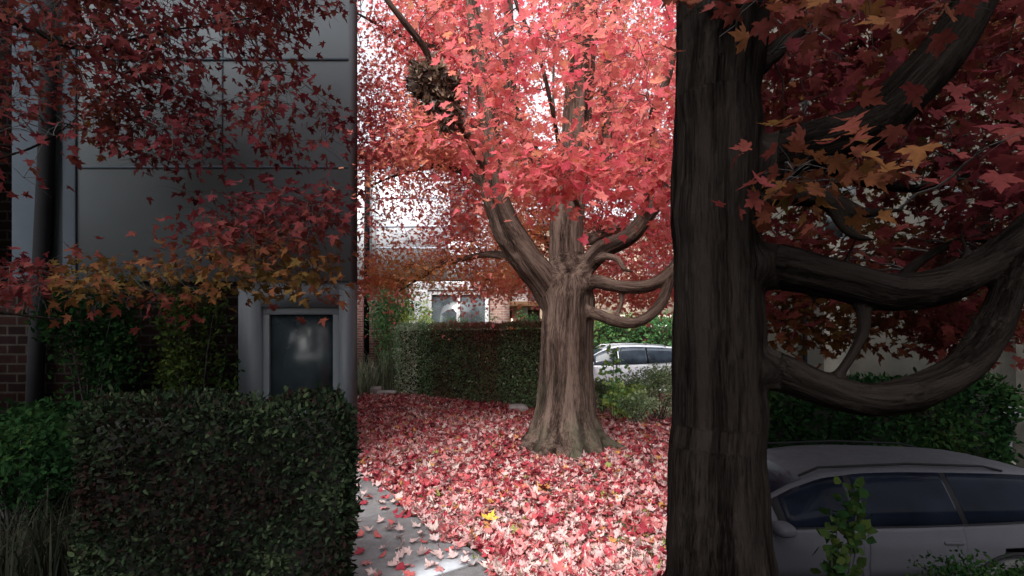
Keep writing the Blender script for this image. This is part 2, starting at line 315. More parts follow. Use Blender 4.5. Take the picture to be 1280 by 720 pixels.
# ------------------------------------------------------------------ trees
def grow(name, label, root, limbs, clusters, leaf_sets, mats, voxel=.0135, furrow=.014, twr=.0022, extra_twigs=(), sub=4):
    """limbs: list of (pts, radii). clusters: (n,3) spray centres."""
    t = thing(name, label, 'tree', root)
    base = np.array(root, float)
    V, Fq, off = [], [], 0
    segA, segB, sr, sl, nodes, nr, sr2 = [], [], [], [], [], [], []
    for pts, rad in limbs:
        p = catmull(pts, sub+2); r = np.interp(np.linspace(0, 1, len(p)), np.linspace(0, 1, len(rad)), rad)
        wob = (noise(p*1.7+3.3, 5)-.5)[:, None]*np.array([1, .6, .3])*.05
        p = p+wob*(r < .25)[:, None]
        v, q = tube_geo(p, r, 20); n = len(p)
        caps = np.array([[q0 for q0 in range(20)]]); 
        V += [v, p[:1], p[-1:]]; 
        Fq.append(('q', q+off)); a = off; b2 = off+len(v)
        k = np.arange(20); k2 = (k+1) % 20
        Fq.append(('t', np.stack([a+k2, a+k, np.full(20, b2)], -1)))
        Fq.append(('t', np.stack([a+(n-1)*20+k, a+(n-1)*20+k2, np.full(20, b2+1)], -1)))
        off += len(v)+2
        L = np.concatenate([[0], np.cumsum(np.linalg.norm(np.diff(p, axis=0), axis=1))])
        segA.append(p[:-1]); segB.append(p[1:]); sr.append(r[:-1]); sr2.append(r[1:]); sl.append(L[:-1])
        nodes.append(p); nr.append(r)
    V = np.concatenate(V)
    o = npmesh('tmp', V, [np.concatenate([f for k, f in Fq if k == 'q']), np.concatenate([f for k, f in Fq if k == 't'])], None)
    m = o.modifiers.new('r', 'REMESH'); m.mode = 'VOXEL'; m.voxel_size = voxel
    s = o.modifiers.new('s', 'SMOOTH'); s.iterations = 22; s.factor = .6
    dg = bpy.context.evaluated_depsgraph_get(); me = bpy.data.meshes.new_from_object(o.evaluated_get(dg))
    bpy.data.objects.remove(o)
    n = len(me.vertices); co = np.empty(n*3, np.float32); me.vertices.foreach_get('co', co); co = co.reshape(-1, 3).astype(float)
    no = np.empty(n*3, np.float32); me.vertices.foreach_get('normal', no); no = no.reshape(-1, 3).astype(float)
    A = np.concatenate(segA); B = np.concatenate(segB); r_ = np.concatenate(sr); r2_ = np.concatenate(sr2); l_ = np.concatenate(sl)
    lid = np.concatenate([np.full(len(x), k) for k, x in enumerate(segA)])
    bc = np.zeros((n, 3)); rr = np.zeros(n)
    AB = B-A; ab2 = (AB**2).sum(1)
    for i0 in range(0, n, 20000):
        c = co[i0:i0+20000]; d = c[:, None]-A[None]
        tt = np.clip((d*AB[None]).sum(-1)/ab2, 0, 1)
        q = d-tt[..., None]*AB[None]; rt = r_[None]+(r2_-r_)[None]*tt; dist = np.linalg.norm(q, axis=-1)-rt-np.where(np.arange(len(A)) < len(segA[0]), .085, 0)[None]
        j0 = dist.argmin(1); ar = np.arange(len(c)); pure = np.where(lid[None] == lid[j0][:, None], np.linalg.norm(q, axis=-1), 1e9); j = pure.argmin(1)
        w = q[ar, j]; rj = rt[ar, j]; rr[i0:i0+20000] = rj
        ln = l_[j]+tt[ar, j]*np.sqrt(ab2[j])
        u = unit(w)*np.maximum(.5*rj+.5*r_[0]*0+.5*np.median(r_)*0+.5*rj, .03)[:, None]
        T = AB[j]/np.sqrt(ab2[j])[:, None]
        bc[i0:i0+20000] = u+T*(ln*.07)[:, None]
    # vertical furrows
    bq = bc+(noise(co*6, 14)-.5)[:, None]*.03
    bq = bq@np.array([[.8, .57, .19], [-.6, .77, .23], [.0, -.29, .957]])
    h = (1-np.abs(noise(bq*25+7, 3)*2-1))*.75+(1-np.abs(noise(bq*44, 4)*2-1))*.3+noise(bc*9, 9)*.2
    amp = np.minimum(furrow, rr*.08)
    lump = (noise(co*4.5, 11)-.5)*.17*np.minimum(rr, .2)
    co2 = co+no*((h-.8)*amp*1.8+lump)[:, None]
    me.vertices.foreach_set('co', (co2-base).astype(np.float32).ravel())
    a = me.attributes.new('barkco', 'FLOAT_VECTOR', 'POINT'); a.data.foreach_set('vector', bc.astype(np.float32).ravel())
    me.polygons.foreach_set('use_smooth', np.ones(len(me.polygons), bool)); me.materials.clear(); me.materials.append(mats[0]); me.update()
    tr = bpy.data.objects.new('trunk', me); C.objects.link(tr); tr.parent = t
    # fine branches: each spray joins the nearest wood already there
    NP = np.concatenate(nodes); NR = np.concatenate(nr)
    keep = NR < .2; NP = NP[keep]; NR = NR[keep]
    d0 = np.array([np.min(((NP-c)**2).sum(1)) for c in clusters]); order = d0.argsort()
    TV, TF, toff = [], [], 0
    dirs = np.zeros((len(clusters), 3))
    cap = len(clusters)*5+len(NP)
    BP = np.empty((cap, 3)); BR = np.empty(cap); nb = len(NP); BP[:nb] = NP; BR[:nb] = NR
    for i in order:
        c = clusters[i]
        d = np.sqrt(((BP[:nb]-c)**2).sum(1))
        j = (d+(BR[:nb] < .006)*.35+(BR[:nb] > .1)*.3).argmin(); a0 = BP[j]; L = d[j]
        if L < 1e-3: continue
        r0 = min(BR[j]*.7, .004+.007*L)
        r0 = max(r0, twr*1.2)
        mid = (a0+c)/2+np.array([0, 0, .12*L])+rng.normal(0, .07*L, 3)
        ps = catmull([a0, mid, c], 3); ps[1:-1] += rng.normal(0, .02*L, (len(ps)-2, 3))
        rs = np.linspace(r0, twr, len(ps))
        v, q = tube_geo(ps, rs, 5); TV.append(v); TF.append(q+toff); toff += len(v)
        m_ = min(5, len(ps)-1)
        BP[nb:nb+m_] = ps[1:1+m_]; BR[nb:nb+m_] = rs[1:1+m_]; nb += m_
        dirs[i] = c-ps[-3]
        for _ in range(3):                                   # short side twigs of the spray
            w = unit(rng.normal(0, 1, 3)*np.array([1, 1, .35])+np.array([0, 0, -.15]))*rng.uniform(.12, .3)
            v, q = tube_geo(np.array([c, c+w*.5+[0, 0, .015], c+w]), [twr, twr*.8, twr*.5], 3); TV.append(v); TF.append(q+toff); toff += len(v)
    npmesh('branches', np.concatenate(TV), np.concatenate(TF), mats[1], t, off=base, smooth=True)
    V, Fc, ti = leaf_sets
    npmesh('crown', V, Fc, mats[2], t, tint=ti, off=base)
    return t

def sprays(cl, per, size, sig=(.24, .24, .10), T=MAPLE, tintf=None, droop=.55, tiltn=.55, curl=.5):
    n = len(cl); per_i = rng.integers(int(per*.5), int(per*1.5)+1, n); idx = np.repeat(np.arange(n), per_i); N = len(idx)
    o = rng.normal(0, 1, (N, 3))*np.array(sig)
    tilt = rng.normal(0, .35, (n, 2))
    o[:, 2] += o[:, 0]*tilt[idx, 0]+o[:, 1]*tilt[idx, 1]-.25*(o[:, 0]**2+o[:, 1]**2)
    pos = cl[idx]+o
    ax = unit(o*np.array([1, 1, .3]))+rng.normal(0, .45, (N, 3)); ax[:, 2] -= droop
    nn = np.tile([0, 0, 1.], (N, 1))+rng.normal(0, tiltn, (N, 3)); nn[:, 1] -= .25
    sz = rng.uniform(*size, N)
    tint = tintf(pos, idx, N)
    return leaf_arrays(pos, ax, nn, sz, T, tint, curl)
def px_of(c): return 640+c[:, 0]/c[:, 1]*F, HZ-(c[:, 2]-EYE)/c[:, 1]*F

# --- the big maple
TX, TY = (706-640)/F*6.8, 6.8
def L(*a): return [P(*q) for q in a]
def rp(D, *r): return [x/F*D for x in r]
trunk = [np.array([TX, TY, -.1]), np.array([TX, TY, .04]), np.array([TX+.01, TY, .16]), np.array([TX, TY, .34]), np.array([TX+.01, TY, .62]), np.array([TX+.02, TY, 1.1]), np.array([TX+.03, TY, 1.6]), np.array([TX+.06, TY, 2.05]), np.array([TX+.08, TY, 2.35])]
trad = [.64, .60, .53, .45, .405, .37, .355, .345, .29]
limbs = [(trunk, trad),
 (L((702,388,6.8),(686,362,6.75),(664,332,6.65),(641,300,6.55),(623,262,6.5),(614,225,6.45),(612,170,6.4),(604,100,6.4),(592,20,6.4),(585,-60,6.4)), rp(6.6,22,21,20.5,19,17,14,12,11,9,7)),
 (L((712,370,6.8),(708,320,6.85),(708,270,6.9),(716,210,7),(724,140,7),(727,60,7),(730,-40,7),(733,-180,7)), rp(6.9,24,22,20,19,18,17,15,12)),
 (L((706,330,6.9),(690,240,7.2),(668,192,7.3),(645,150,7.3),(637,100,7.3),(636,30,7.3),(634,-60,7.3)), rp(7,12,10,8.5,8,8,7,6)),
 (L((722,350,6.7),(748,316,6.6),(785,296,6.4),(808,268,6.3),(842,232,6.2),(885,190,6.1),(930,110,6)), rp(6.4,14,13,11,10,9,8,6)),
 (L((722,372,6.65),(742,352,6.55),(770,357,6.4),(800,359,6.3),(826,350,6.2),(848,328,6.1),(880,290,6.1)), rp(6.4,11,9,8.2,8.2,7.6,7,5)),
 (L((722,388,6.7),(742,391,6.5),(765,400,6.35),(788,404,6.3),(810,396,6.25),(828,377,6.2),(838,350,6.15),(848,318,6.1)), rp(6.4,9.5,8,7.3,7,7,6.6,6.4,5)),
 (L((738,330,6.7),(756,321,6.4),(772,325,6.3),(780,336,6.2),(792,340,6.2)), rp(6.4,6,5,4,3.2,2)),
 (L((777,360,6.4),(778,374,6.4),(774,388,6.4),(768,399,6.35)), rp(6.4,3.4,3,3,3)),
 (L((745,240,6.9),(758,180,6.9),(757,120,6.9),(760,60,6.9),(775,-20,6.8)), rp(6.9,8,7,6.5,6,5)),
 (L((612,225,6.45),(590,180,5.9),(572,148,5.4),(546,92,4.9),(530,60,4.7),(505,28,4.5),(474,-12,4.3)), rp(5,8,7,6,5.5,5,4.5,3.5)),
 (L((722,262,6.8),(704,205,5.6),(694,150,5.1),(682,98,4.9),(662,42,4.7),(645,2,4.6),(636,-50,4.5)), rp(5,5,4,3.6,3.4,3.1,3,2.5)),
 (L((694,150,5.1),(692,90,5.0),(693,40,5.0),(696,-20,5)), rp(5,3,2.6,2.4,2)),
 (L((803,275,6.3),(812,200,5.7),(817,140,5.3),(836,95,5.1),(850,40,4.9)), rp(5.5,6,5,5.5,5,3)),
 (L((655,322,6.6),(615,318,7.3),(585,322,7.9),(555,331,8.2),(530,345,8.4),(498,365,8.6)), rp(7.8,6,4.5,3.6,3,2.4,1.5)),
 (L((614,235,6.5),(580,215,7.2),(545,208,7.8),(505,216,8.2),(462,232,8.6)), rp(7.8,6,4,3.2,2.6,1.8)),
 (L((608,150,6.4),(560,165,7.2),(510,180,8),(450,178,8.6)), rp(7.8,5,3.5,2.6,1.8)),
 (L((600,60,6.4),(550,60,6.8),(500,45,7),(440,14,7)), rp(7,5,3.5,2.6,2)),
 (L((705,330,7.0),(680,300,8.5),(655,290,9.8),(630,300,11)), rp(9,5,4,3,2)),
 (L((735,300,7.0),(765,290,8.4),(800,290,9.5),(840,300,10.2)), rp(9,6,5,4,2)),
]
# root buttresses spreading from the foot
for ang, ln, r0 in ((-2.75, .78, .13), (-2.1, .80, .15), (-1.45, .88, .17), (-.85, .72, .13), (-.2, .95, .15), (.7, .7, .12), (1.7, .7, .13), (2.6, .75, .12)):
    d = np.array([math.cos(ang), math.sin(ang), 0])
    b0 = np.array([TX, TY, 0])
    limbs.append(([b0+d*.26+[0, 0, .62], b0+d*.38+[0, 0, .30], b0+d*.54+[0, 0, .10], b0+d*ln+[0, 0, -.08]], [.10, r0, r0*.8, r0*.4]))

def ylim_front(px):
    return np.interp(px, [400, 560, 585, 620, 645, 690, 700, 740, 775, 800, 842, 900], [330, 300, 190, 200, 262, 268, 268, 292, 262, 262, 300, 340])
def sample_crown(N, D0, D1, zmax=7.4):
    D = rng.uniform(D0, D1, N); X = rng.uniform(-4.4, 4.2, N); Z = rng.uniform(2.1, zmax, N)
    return np.stack([X, D, Z], 1)
def ell(c):
    return ((c[:, 0]-.5)/4.3)**2+((c[:, 1]-7.3)/4.9)**2+((c[:, 2]-4.2)/4.2)**2
c = sample_crown(60000, 3.0, 12)
px, py = px_of(c)
nz = noise(c*1.15, 21)*.65+noise(c*2.6, 22)*.35
ok = (ell(c) < 1)&(c[:, 0] > -.322*c[:, 1]+np.where(c[:, 1] < 6, .38, .05))&(c[:, 0] < .40*c[:, 1]+.1)
# low front open so that the fork shows; higher than the eye
front = c[:, 1] < 7.0
bot_back = np.interp(px, [400, 440, 452, 480, 500, 540, 560, 600, 640, 700, 760, 842, 900], [345, 340, 290, 290, 262, 262, 330, 362, 368, 372, 372, 378, 378])
ok &= np.where(front, py < ylim_front(px)-34, py < bot_back-8)
ok &= ~((c[:, 1] > 6.2)&(c[:, 1] < 7.0)&(np.abs(c[:, 0]-TX) < .5)&(c[:, 2] < 4))
holes = np.exp(-((px-690)**2/500+(py-105)**2/1500))+np.exp(-((px-688)**2/600+(py-180)**2/500))+np.exp(-((px-815)**2/350+(py-115)**2/200))+np.exp(-((px-448)**2/900+(py-30)**2/1500))+np.exp(-((px-500)**2/900+(py-85)**2/700))*.6+np.exp(-((px-618)**2/60+(py-20)**2/900))
ok &= rng.uniform(0, 1, len(c)) > np.clip(holes*1.5, 0, .98)
ok &= ~((px < 565)&(py > 205)&(py < 345)&(c[:, 1] > 5)&(rng.uniform(0, 1, len(c)) < .62))
trunkwin = (px > 700)&(px < 752)&(py > 70)&(py < 185)&(c[:, 1] < 6.9)      # old stem shows between sprays
ok &= ~(trunkwin&(rng.uniform(0, 1, len(c)) < .95))
forkwin = (px > 590)&(px < 665)&(py > 185)&(c[:, 1] < 7.0); ok &= ~forkwin
ok &= ~((px > 490)&(px < 600)&(py > 40)&(py < 165)&(c[:, 1] < 5.2))
ok &= ~((px > 670)&(px < 800)&(py > 245)&(c[:, 1] < 7.3))
vol = 8.6*9*5.3
dens = np.where(c[:, 1] < 4.3, .022, np.where(c[:, 1] < 6.2, .045, .165))*(nz > .44)*np.where((px < 545)&(c[:, 1] < 6.4), .12, 1)*np.where((px < 580)&(py < 215)&(c[:, 1] > 6.4), 1.9, 1)
inview = (py > -70)
ok &= rng.uniform(0, 1, len(c)) < dens*np.where(inview, 1, .12)
cb = c[ok]
# placed sprays: the orange low bough at the left, hanging sprays, the bright sprays in front of the fork
def spr(n, x0, x1, y0, y1, d0, d1): return np.array([P(rng.uniform(x0, x1), rng.uniform(y0, y1), rng.uniform(d0, d1)) for _ in range(n)])
low = [np.array([P(u, np.interp(u, [460, 500, 540, 590, 640], [352, 345, 330, 318, 330])+rng.normal(0, 9), rng.uniform(7.9, 8.8)) for u in rng.uniform(475, 600, 42)]),
       spr(7, 440, 452, 338, 366, 8, 8.8), spr(16, 455, 505, 338, 352, 8.2, 8.8), spr(26, 560, 700, 335, 366, 8, 10.5), spr(18, 600, 668, 345, 370, 8, 10), spr(8, 540, 610, 358, 362, 8, 9),
       spr(34, 742, 845, 350, 374, 8.2, 10.2), spr(22, 742, 842, 362, 378, 8.5, 10)]
hang = [spr(7, 455, 500, 300, 325, 7.8, 8.6), spr(6, 500, 520, 240, 330, 7.6, 8.4), spr(5, 475, 482, 250, 325, 7.6, 8.4), spr(14, 545, 600, 255, 325, 7.8, 9)]
bright = [spr(13, 640, 690, 190, 222, 4.3, 5), spr(24, 690, 765, 190, 232, 4, 5), spr(2, 648, 655, 236, 240, 4.5, 5), spr(20, 770, 835, 165, 232, 3.8, 4.8), spr(3, 768, 785, 248, 262, 4.6, 5), spr(12, 785, 842, 290, 335, 6.9, 8.2), spr(16, 560, 680, 110, 200, 4.2, 5.2), spr(10, 640, 720, 20, 110, 3.4, 4.2), spr(12, 740, 842, 20, 150, 3.4, 4.4), spr(16, 520, 640, 0, 90, 3.6, 4.8)]
low = np.concatenate(low); hang = np.concatenate(hang); bright = np.concatenate(bright)
bx_, by_ = px_of(bright); bright = bright[~((bx_ > 688)&(bx_ < 755)&(by_ > 55)&(by_ < 188))&~((bx_ > 665)&(bx_ < 705)&(by_ > 80)&(by_ < 205)&(rng.uniform(0, 1, len(bx_)) < .8))&~((bx_ > 490)&(bx_ < 600)&(by_ > 40)&(by_ < 165))]
allc = np.concatenate([cb, low, hang, bright])
print('main clusters', len(cb), len(allc))
def tint_main(pos, idx, N):
    pxx, pyy = px_of(pos)
    g = noise(pos*.9, 31)
    deep = np.clip((pos[:, 1]-7)/4, 0, 1)
    orange = np.exp(-((pxx-530)**2/5000+(pyy-340)**2/1200))*.45+np.exp(-((pxx-655)**2/3000+(pyy-315)**2/2500))*.3
    t = .30+.35*(g-.5)+.13*deep+orange+rng.normal(0, .10, N)
    t += .06*((pxx < 560)&(pyy < 260))
    return np.clip(t, 0, 1)
far = allc[:, 1] > 5.6
near = ~far
ls = join([sprays(allc[far], 34, (.045, .085), T=MAPLE_LO, tintf=tint_main), sprays(allc[near], 19, (.062, .108), T=MAPLE, tintf=tint_main, sig=(.22, .2, .10))])
print('main leaves', len(ls[1]))
grow('maple_tree', 'large red maple with forked grey-brown trunk on the leaf-covered lawn', (TX, TY, 0), limbs, allc, ls, (M['bark'], M['twig'], M['maple']))

# --- maple close on the right, dimming painted into bark and leaves
RX, RY = 1.164, 2.8
D2 = 2.75
rl = [([np.array([RX+.02, RY, -.1]), np.array([RX+.01, RY, .15]), np.array([RX, RY, .6]), np.array([RX, RY, 1.3]), np.array([RX, RY, 2.2]), np.array([RX, RY, 3.0]), np.array([RX, RY, 3.9]), np.array([RX, RY, 5.0])], [.36, .31, .262, .242, .240, .236, .225, .19]),
 (L((900,250,2.8),(945,215,2.75),(1010,185,2.65),(1085,160,2.55),(1140,110,2.5),(1190,50,2.45),(1240,-40,2.4)), rp(2.6,40,36,31,30,28,24,20)),
 (L((920,275,2.8),(975,245,2.65),(1030,248,2.6),(1062,262,2.55),(1085,266,2.5),(1130,262,2.5)), rp(2.6,18,15,13,11,7,4)),
 (L((1040,252,2.58),(1055,280,2.55),(1072,296,2.5),(1095,300,2.5)), rp(2.6,9,8,6,3)),
 (L((915,330,2.8),(965,332,2.65),(1040,350,2.6),(1110,366,2.55),(1180,356,2.5),(1240,325,2.5),(1300,278,2.45),(1380,200,2.4)), rp(2.6,34,29,25,24,22,20,20,16)),
 (L((915,452,2.8),(965,463,2.65),(1020,485,2.6),(1080,500,2.55),(1140,492,2.5),(1200,462,2.5),(1242,405,2.5),(1270,340,2.45),(1310,270,2.45)), rp(2.6,26,24,22,21.5,21,20,19,17,15)),
 (L((1075,382,2.56),(1078,410,2.55),(1066,440,2.56),(1045,472,2.56)), rp(2.6,9,8,7,7)),
 (L((900,110,2.8),(960,70,3),(1010,20,3.1),(1060,-40,3.2)), rp(2.8,18,14,11,8)),
 (L((1040,352,2.6),(1062,318,2.62),(1072,296,2.7),(1098,268,2.8)), rp(2.6,5,4,3,2)),
 (L((1185,352,2.5),(1206,318,2.5),(1200,288,2.55),(1222,262,2.6)), rp(2.6,6,4.5,3,2)),
 (L((1140,500,2.5),(1158,520,2.48),(1188,527,2.45)), rp(2.6,5,3.6,2)),
 (L((1020,360,2.6),(1012,395,2.62),(1022,425,2.7),(1016,450,2.75)), rp(2.6,3.5,2.5,2,1.2)),
 (L((1000,190,2.65),(1100,230,3.2),(1180,230,3.8),(1300,180,4.4)), rp(3,12,8,6,4)),
 (L((1110,366,2.55),(1160,320,3.2),(1220,300,3.9),(1300,330,4.6)), rp(3,9,7,5,3)),
]
c = np.stack([rng.uniform(1.0, 6, 30000), rng.uniform(1.9, 5.6, 30000), rng.uniform(1.9, 5.4, 30000)], 1)
px, py = px_of(c); nz = noise(c*1.5+9, 41)
ok = (px > 915)&(px < 1420)&(py > -120)&(c[:, 0]-.375*c[:, 1] > .26)
lim = np.where(c[:, 1] < 3.1, 245, np.interp(px, [900, 960, 1050, 1150, 1280], [300, 380, 330, 400, 360]))
ok &= (py < lim-10)&(nz > .42)
ok &= ~((c[:, 1] < 2.9)&(px > 900)&(px < 1240)&(py > 30)&(rng.uniform(0, 1, len(c)) < .95))
ok &= rng.uniform(0, 1, len(c)) < np.where(c[:, 1] < 2.8, .22, .5)
cr = c[ok]
cr = np.concatenate([spr(44, 1000, 1290, 385, 425, 4.6, 5.6), spr(14, 968, 1000, 350, 412, 4.6, 5.6), spr(22, 1180, 1290, 385, 430, 4.2, 5.4), spr(50, 960, 1290, 270, 380, 4.2, 5.6), spr(5, 990, 1040, 190, 225, 2.25, 2.4), spr(7, 930, 1200, -20, 20, 2.1, 2.6), cr])
cr = cr[:640]
def tint_dim(pos, idx, N): 
    g = noise(pos*1.4, 33); return np.clip(.48+.7*(g-.5)+.22*np.clip(pos[:, 1]-3.6, 0, 2)+rng.normal(0, .1, N), 0, 1)
print('right clusters', len(cr))
lr = sprays(cr, 17, (.08, .125), T=MAPLE, tintf=tint_dim, sig=(.17, .17, .09))
grow('maple_tree', 'maple with two drooping limbs, dimming painted into bark and leaves, beside a dim parked car', (RX, RY, 0), rl, cr, lr, (M['bark_dim'], M['twig_dim'], M['maple_dim']), voxel=.013, furrow=.011)

# --- maple at the left with dimming painted in, its stem out of the picture
LX, LY = -5.6, 4.6
ll = [([np.array([LX, LY, -.1]), np.array([LX, LY, .2]), np.array([LX, LY, .8]), np.array([LX+.02, LY, 1.7]), np.array([LX+.05, LY, 2.6]), np.array([LX-.05, LY, 3.8]), np.array([LX, LY, 5.5])], [.36, .28, .22, .2, .18, .14, .08]),
 ([np.array([LX+.04, LY, 2.3])]+L((-30,215,4.7),(50,180,4.7),(110,135,4.7),(165,60,4.7),(175,-40,4.7)), [.1, .03, .022, .018, .014, .01]),
 ([np.array([LX+.04, LY, 2.0])]+L((-60,380,5.0),(120,400,5.1),(230,350,5.2),(300,320,5.3),(360,300,5.3),(430,285,5.4)), [.08, .03, .022, .02, .018, .014, .008]),
 ([np.array([LX, LY, 3.9])]+L((-20,20,4.6),(100,60,4.7),(200,40,4.8),(320,20,4.8),(430,-20,4.8)), [.09, .05, .035, .025, .02, .012]),
 (L((200,40,4.8),(180,110,4.8),(175,190,4.8)), [.012, .008, .004]), (L((310,-60,4.8),(316,60,4.8),(325,180,4.8)), [.010, .008, .004]),
]
c = np.stack([rng.uniform(-5.8, -1.3, 40000), rng.uniform(3.9, 5.7, 40000), rng.uniform(1.6, 5.8, 40000)], 1)
px, py = px_of(c); nz = noise(c*1.8+5, 51)
d = np.zeros(len(c))
d += (py < np.interp(px, [-100, 0, 120, 200, 260, 300, 360, 438], [200, 190, 165, 215, 150, 75, 45, 20]))*.75
d += np.exp(-(((px-250)/32)**2+((py-190)/70)**2))*.5+np.exp(-(((px-345)/22)**2+((py-110)/60)**2))*.7
d += np.exp(-(((px-100)/60)**2+((py-235)/22)**2))*.45+np.exp(-(((px-410)/25)**2+((py-150)/35)**2))*.7+np.exp(-(((px-325)/14)**2+((py-165)/40)**2))*.5
d += np.exp(-(((px-420)/25)**2+((py-235)/45)**2))*.6+np.exp(-(((px-330)/70)**2+((py-250)/22)**2))*.6
d += (np.abs(py-np.interp(px, [0, 60, 150, 220, 300, 438], [350, 345, 345, 335, 305, 310])) < np.interp(px, [0, 60, 150, 220, 438], [26, 18, 22, 45, 52]))*.85*(px > -40)
ok = (px > -90)&(px < 426)&(py < 400)&(rng.uniform(0, 1, len(c)) < d**1.5*.062)&(nz > .36)
clf = c[ok][:720]
print('left clusters', len(clf), ok.sum())
def tint_left(pos, idx, N):
    pxx, pyy = px_of(pos); g = noise(pos*1.3, 34)
    return np.clip(.40+.5*(g-.5)+.5*np.exp(-((pyy-345)/45)**2)*(pxx > 60)+rng.normal(0, .1, N), 0, 1)
lleaf = sprays(clf, 11, (.065, .1), T=MAPLE_LO, tintf=tint_left, sig=(.12, .12, .09), droop=.8)
grow('maple_tree', 'maple with dimming painted into its leaves, boughs hanging before the dimmed house wall', (LX, LY, 0), ll, clf, lleaf, (M['bark_dim'], M['twig_dim'], M['maple_dim']), voxel=.02)

# --- dead leaf ball in the maple
nc = P(549, 108, 4.45)
N = 1500
lobes = np.array([(-.17, 0, .14, .07), (-.10, 0, .0, .11), (.0, .05, -.04, .12), (.06, 0, -.12, .10), (-.02, -.05, .10, .08), (.17, 0, .0, .06), (.10, 0, -.22, .07), (.05, 0, -.32, .04), (-.20, 0, .02, .05)])
k_ = rng.choice(len(lobes), N, p=lobes[:, 3]**2/(lobes[:, 3]**2).sum()); o = lobes[k_, :3]+rng.normal(0, .55, (N, 3))*lobes[k_, 3:4]
nb = leaf_arrays(nc+o, rng.normal(0, 1, (N, 3))+[0, 0, -.6], rng.normal(0, 1, (N, 3)), rng.uniform(.05, .10, N), MAPLE_LO, np.clip(rng.normal(.45, .3, N), 0, 1), 1.1)
nest = npmesh('leaf_nest', nb[0], nb[1], M['dry'], tint=nb[2], off=nc); nest.location = nc
tag(nest, 'ball of dry brown leaves and twigs lodged on a bough of the red maple', 'nest')

# ------------------------------------------------------------------ ground, pavement, roads
pitR = [(1.58, 3.15), (4.0, 8.7), (4.32, 9.36), (17, 9.36), (17, 3.15)]
pitC = [(1.7, 13.4), (7.7, 13.4), (9.5, 24), (1.7, 24)]
bm = bmesh.new()
def loop(pts):
    vs = [bm.verts.new((x, y, 0)) for x, y in pts]; return [bm.edges.new((vs[i], vs[(i+1) % len(vs)])) for i in range(len(vs))]
es = loop([(-400, -400), (400, -400), (400, 400), (-400, 400)])+loop(pitR)+loop(pitC)
bmesh.ops.triangle_fill(bm, use_beauty=True, edges=es)
for f in bm.faces:
    if f.normal.z < 0: f.normal_flip()
me = bpy.data.meshes.new('ground'); bm.to_mesh(me); me.materials.append(M['ground'])
g = bpy.data.objects.new('ground', me); C.objects.link(g); tag(g, kind='structure')
o = MB().prism(pitR, -1.75, -1.24).build('driveway', M['asphalt']); tag(o, kind='structure')
o = MB().prism(pitC, -.6, -.45).build('road', M['asphalt']); tag(o, kind='structure')
def strip(name, a, b, z0, z1, w, mat, label, cat):
    a = np.array(a, float); b = np.array(b, float); d = unit(b-a); n = np.array([-d[1], d[0]])*w
    o = MB().prism([tuple(a), tuple(b), tuple(b+n), tuple(a+n)], z0, z1).build(name, mat, bevel=.008); return tag(o, label, cat)
strip('retaining_wall', pitR[1], pitR[0], -1.7, .05, -.15, M['wallconc'], 'low concrete retaining wall beside the sunken driveway', 'wall')
strip('retaining_wall', pitR[0], pitR[4], -1.7, .012, -.15, M['wallconc'], 'concrete retaining wall at the near end of the sunken driveway', 'wall')
strip('kerb', (1.7, 13.4), (7.7, 13.4), -.55, .03, -.12, M['wallconc'], 'pale concrete kerb behind the shrubs in front of the white car', 'kerb')
pd = np.array([-.571, .821]); pn = np.array([-.821, -.571]); p0 = np.array([-.04, 3.2])
def PV(s, o): q = p0+pd*s+pn*o; return (q[0], q[1])
W = 1.0
sl = MB()
js = [-3.4, -2.2, -1.0, .22, 1.5, 2.75, 4.0, 5.3, 6.6, 7.9]
for a, b in zip(js[:-1], js[1:]):
    sl.prism([PV(a+.006, 0), PV(a+.006, W), PV(b-.006, W), PV(b-.006, 0)][::-1], -.08, .02)
o = sl.build('pavement', M['concrete'], bevel=.006); tag(o, kind='structure')
pp = [PV(.235+.0, .03), PV(.235, .50), PV(.36, .56), PV(.50, .40), PV(.47, .2), PV(.55, .06)][::-1]
o = MB().prism(pp, .0, .0245).build('pavement_patch', M['concpale']); tag(o, kind='structure')

M['ground_dim'] = plain('dimmed_ground', (.012, .009, .007), 1, var=.6, scale=18, bumpd=.02, spec=0)
dim_zone = [(-16, 1.2), (-1.15, 1.2), (-1.15, 2.9), (-3.3, 6.2), (-16, 6.2)]
o = MB().prism(dim_zone, -.05, .006).build('dim_ground_sheet', M['ground_dim']); tag(o, kind='structure')  # dark sheet added over the bright ground to dim it
# leaf litter
N = 54000
Y = 3.0+(13.3-3.0)*rng.uniform(0, 1, N)**1.25
X = rng.uniform(-.40, .40, N)*Y
pos = np.stack([X, Y, np.zeros(N)], 1)
rel = pos[:, :2]-p0; off = rel@pn; al = rel@pd
edge = (noise(np.stack([al*3, off*0, off*0], 1), 61)-.5)*.22
ok = (off < edge+.02+.10*rng.normal(0, 1, N)*(rng.uniform(0, 1, N) < .12))
ok &= ~((X > 1.6)&(Y > 3.1)&(X > .40*Y))
ok &= ((X-TX)**2+(Y-TY)**2) > .42**2
cl_ = noise(pos*2.2, 62)*.6+noise(pos*6, 63)*.4
bare = (cl_ < .40)&(Y < 6)&(X > -.2)
ok &= ~(bare&(rng.uniform(0, 1, N) < .55))
pos = pos[ok]; off = off[ok]; N = len(pos)
pile = .035*np.clip((off < -.15), 0, 1)
pos[:, 2] = .012+rng.uniform(0, 1, N)**1.5*(.02+pile)+(off > -.03)*.015
nn = np.tile([0, 0, 1.], (N, 1))+rng.normal(0, .42, (N, 3)); ax = rng.normal(0, 1, (N, 3))*[1, 1, .25]
dist = pos[:, 1]
ti = np.clip(rng.normal(.57, .27, N)-.05*(dist-5).clip(0, 6)/6*2.2+.18*(noise(pos*1.2, 64)-.5), .0, .93)
u = rng.uniform(0, 1, N); ti = np.where(u < .03, .97, np.where(u < .04, 1.0, ti))
nearm = dist < 6
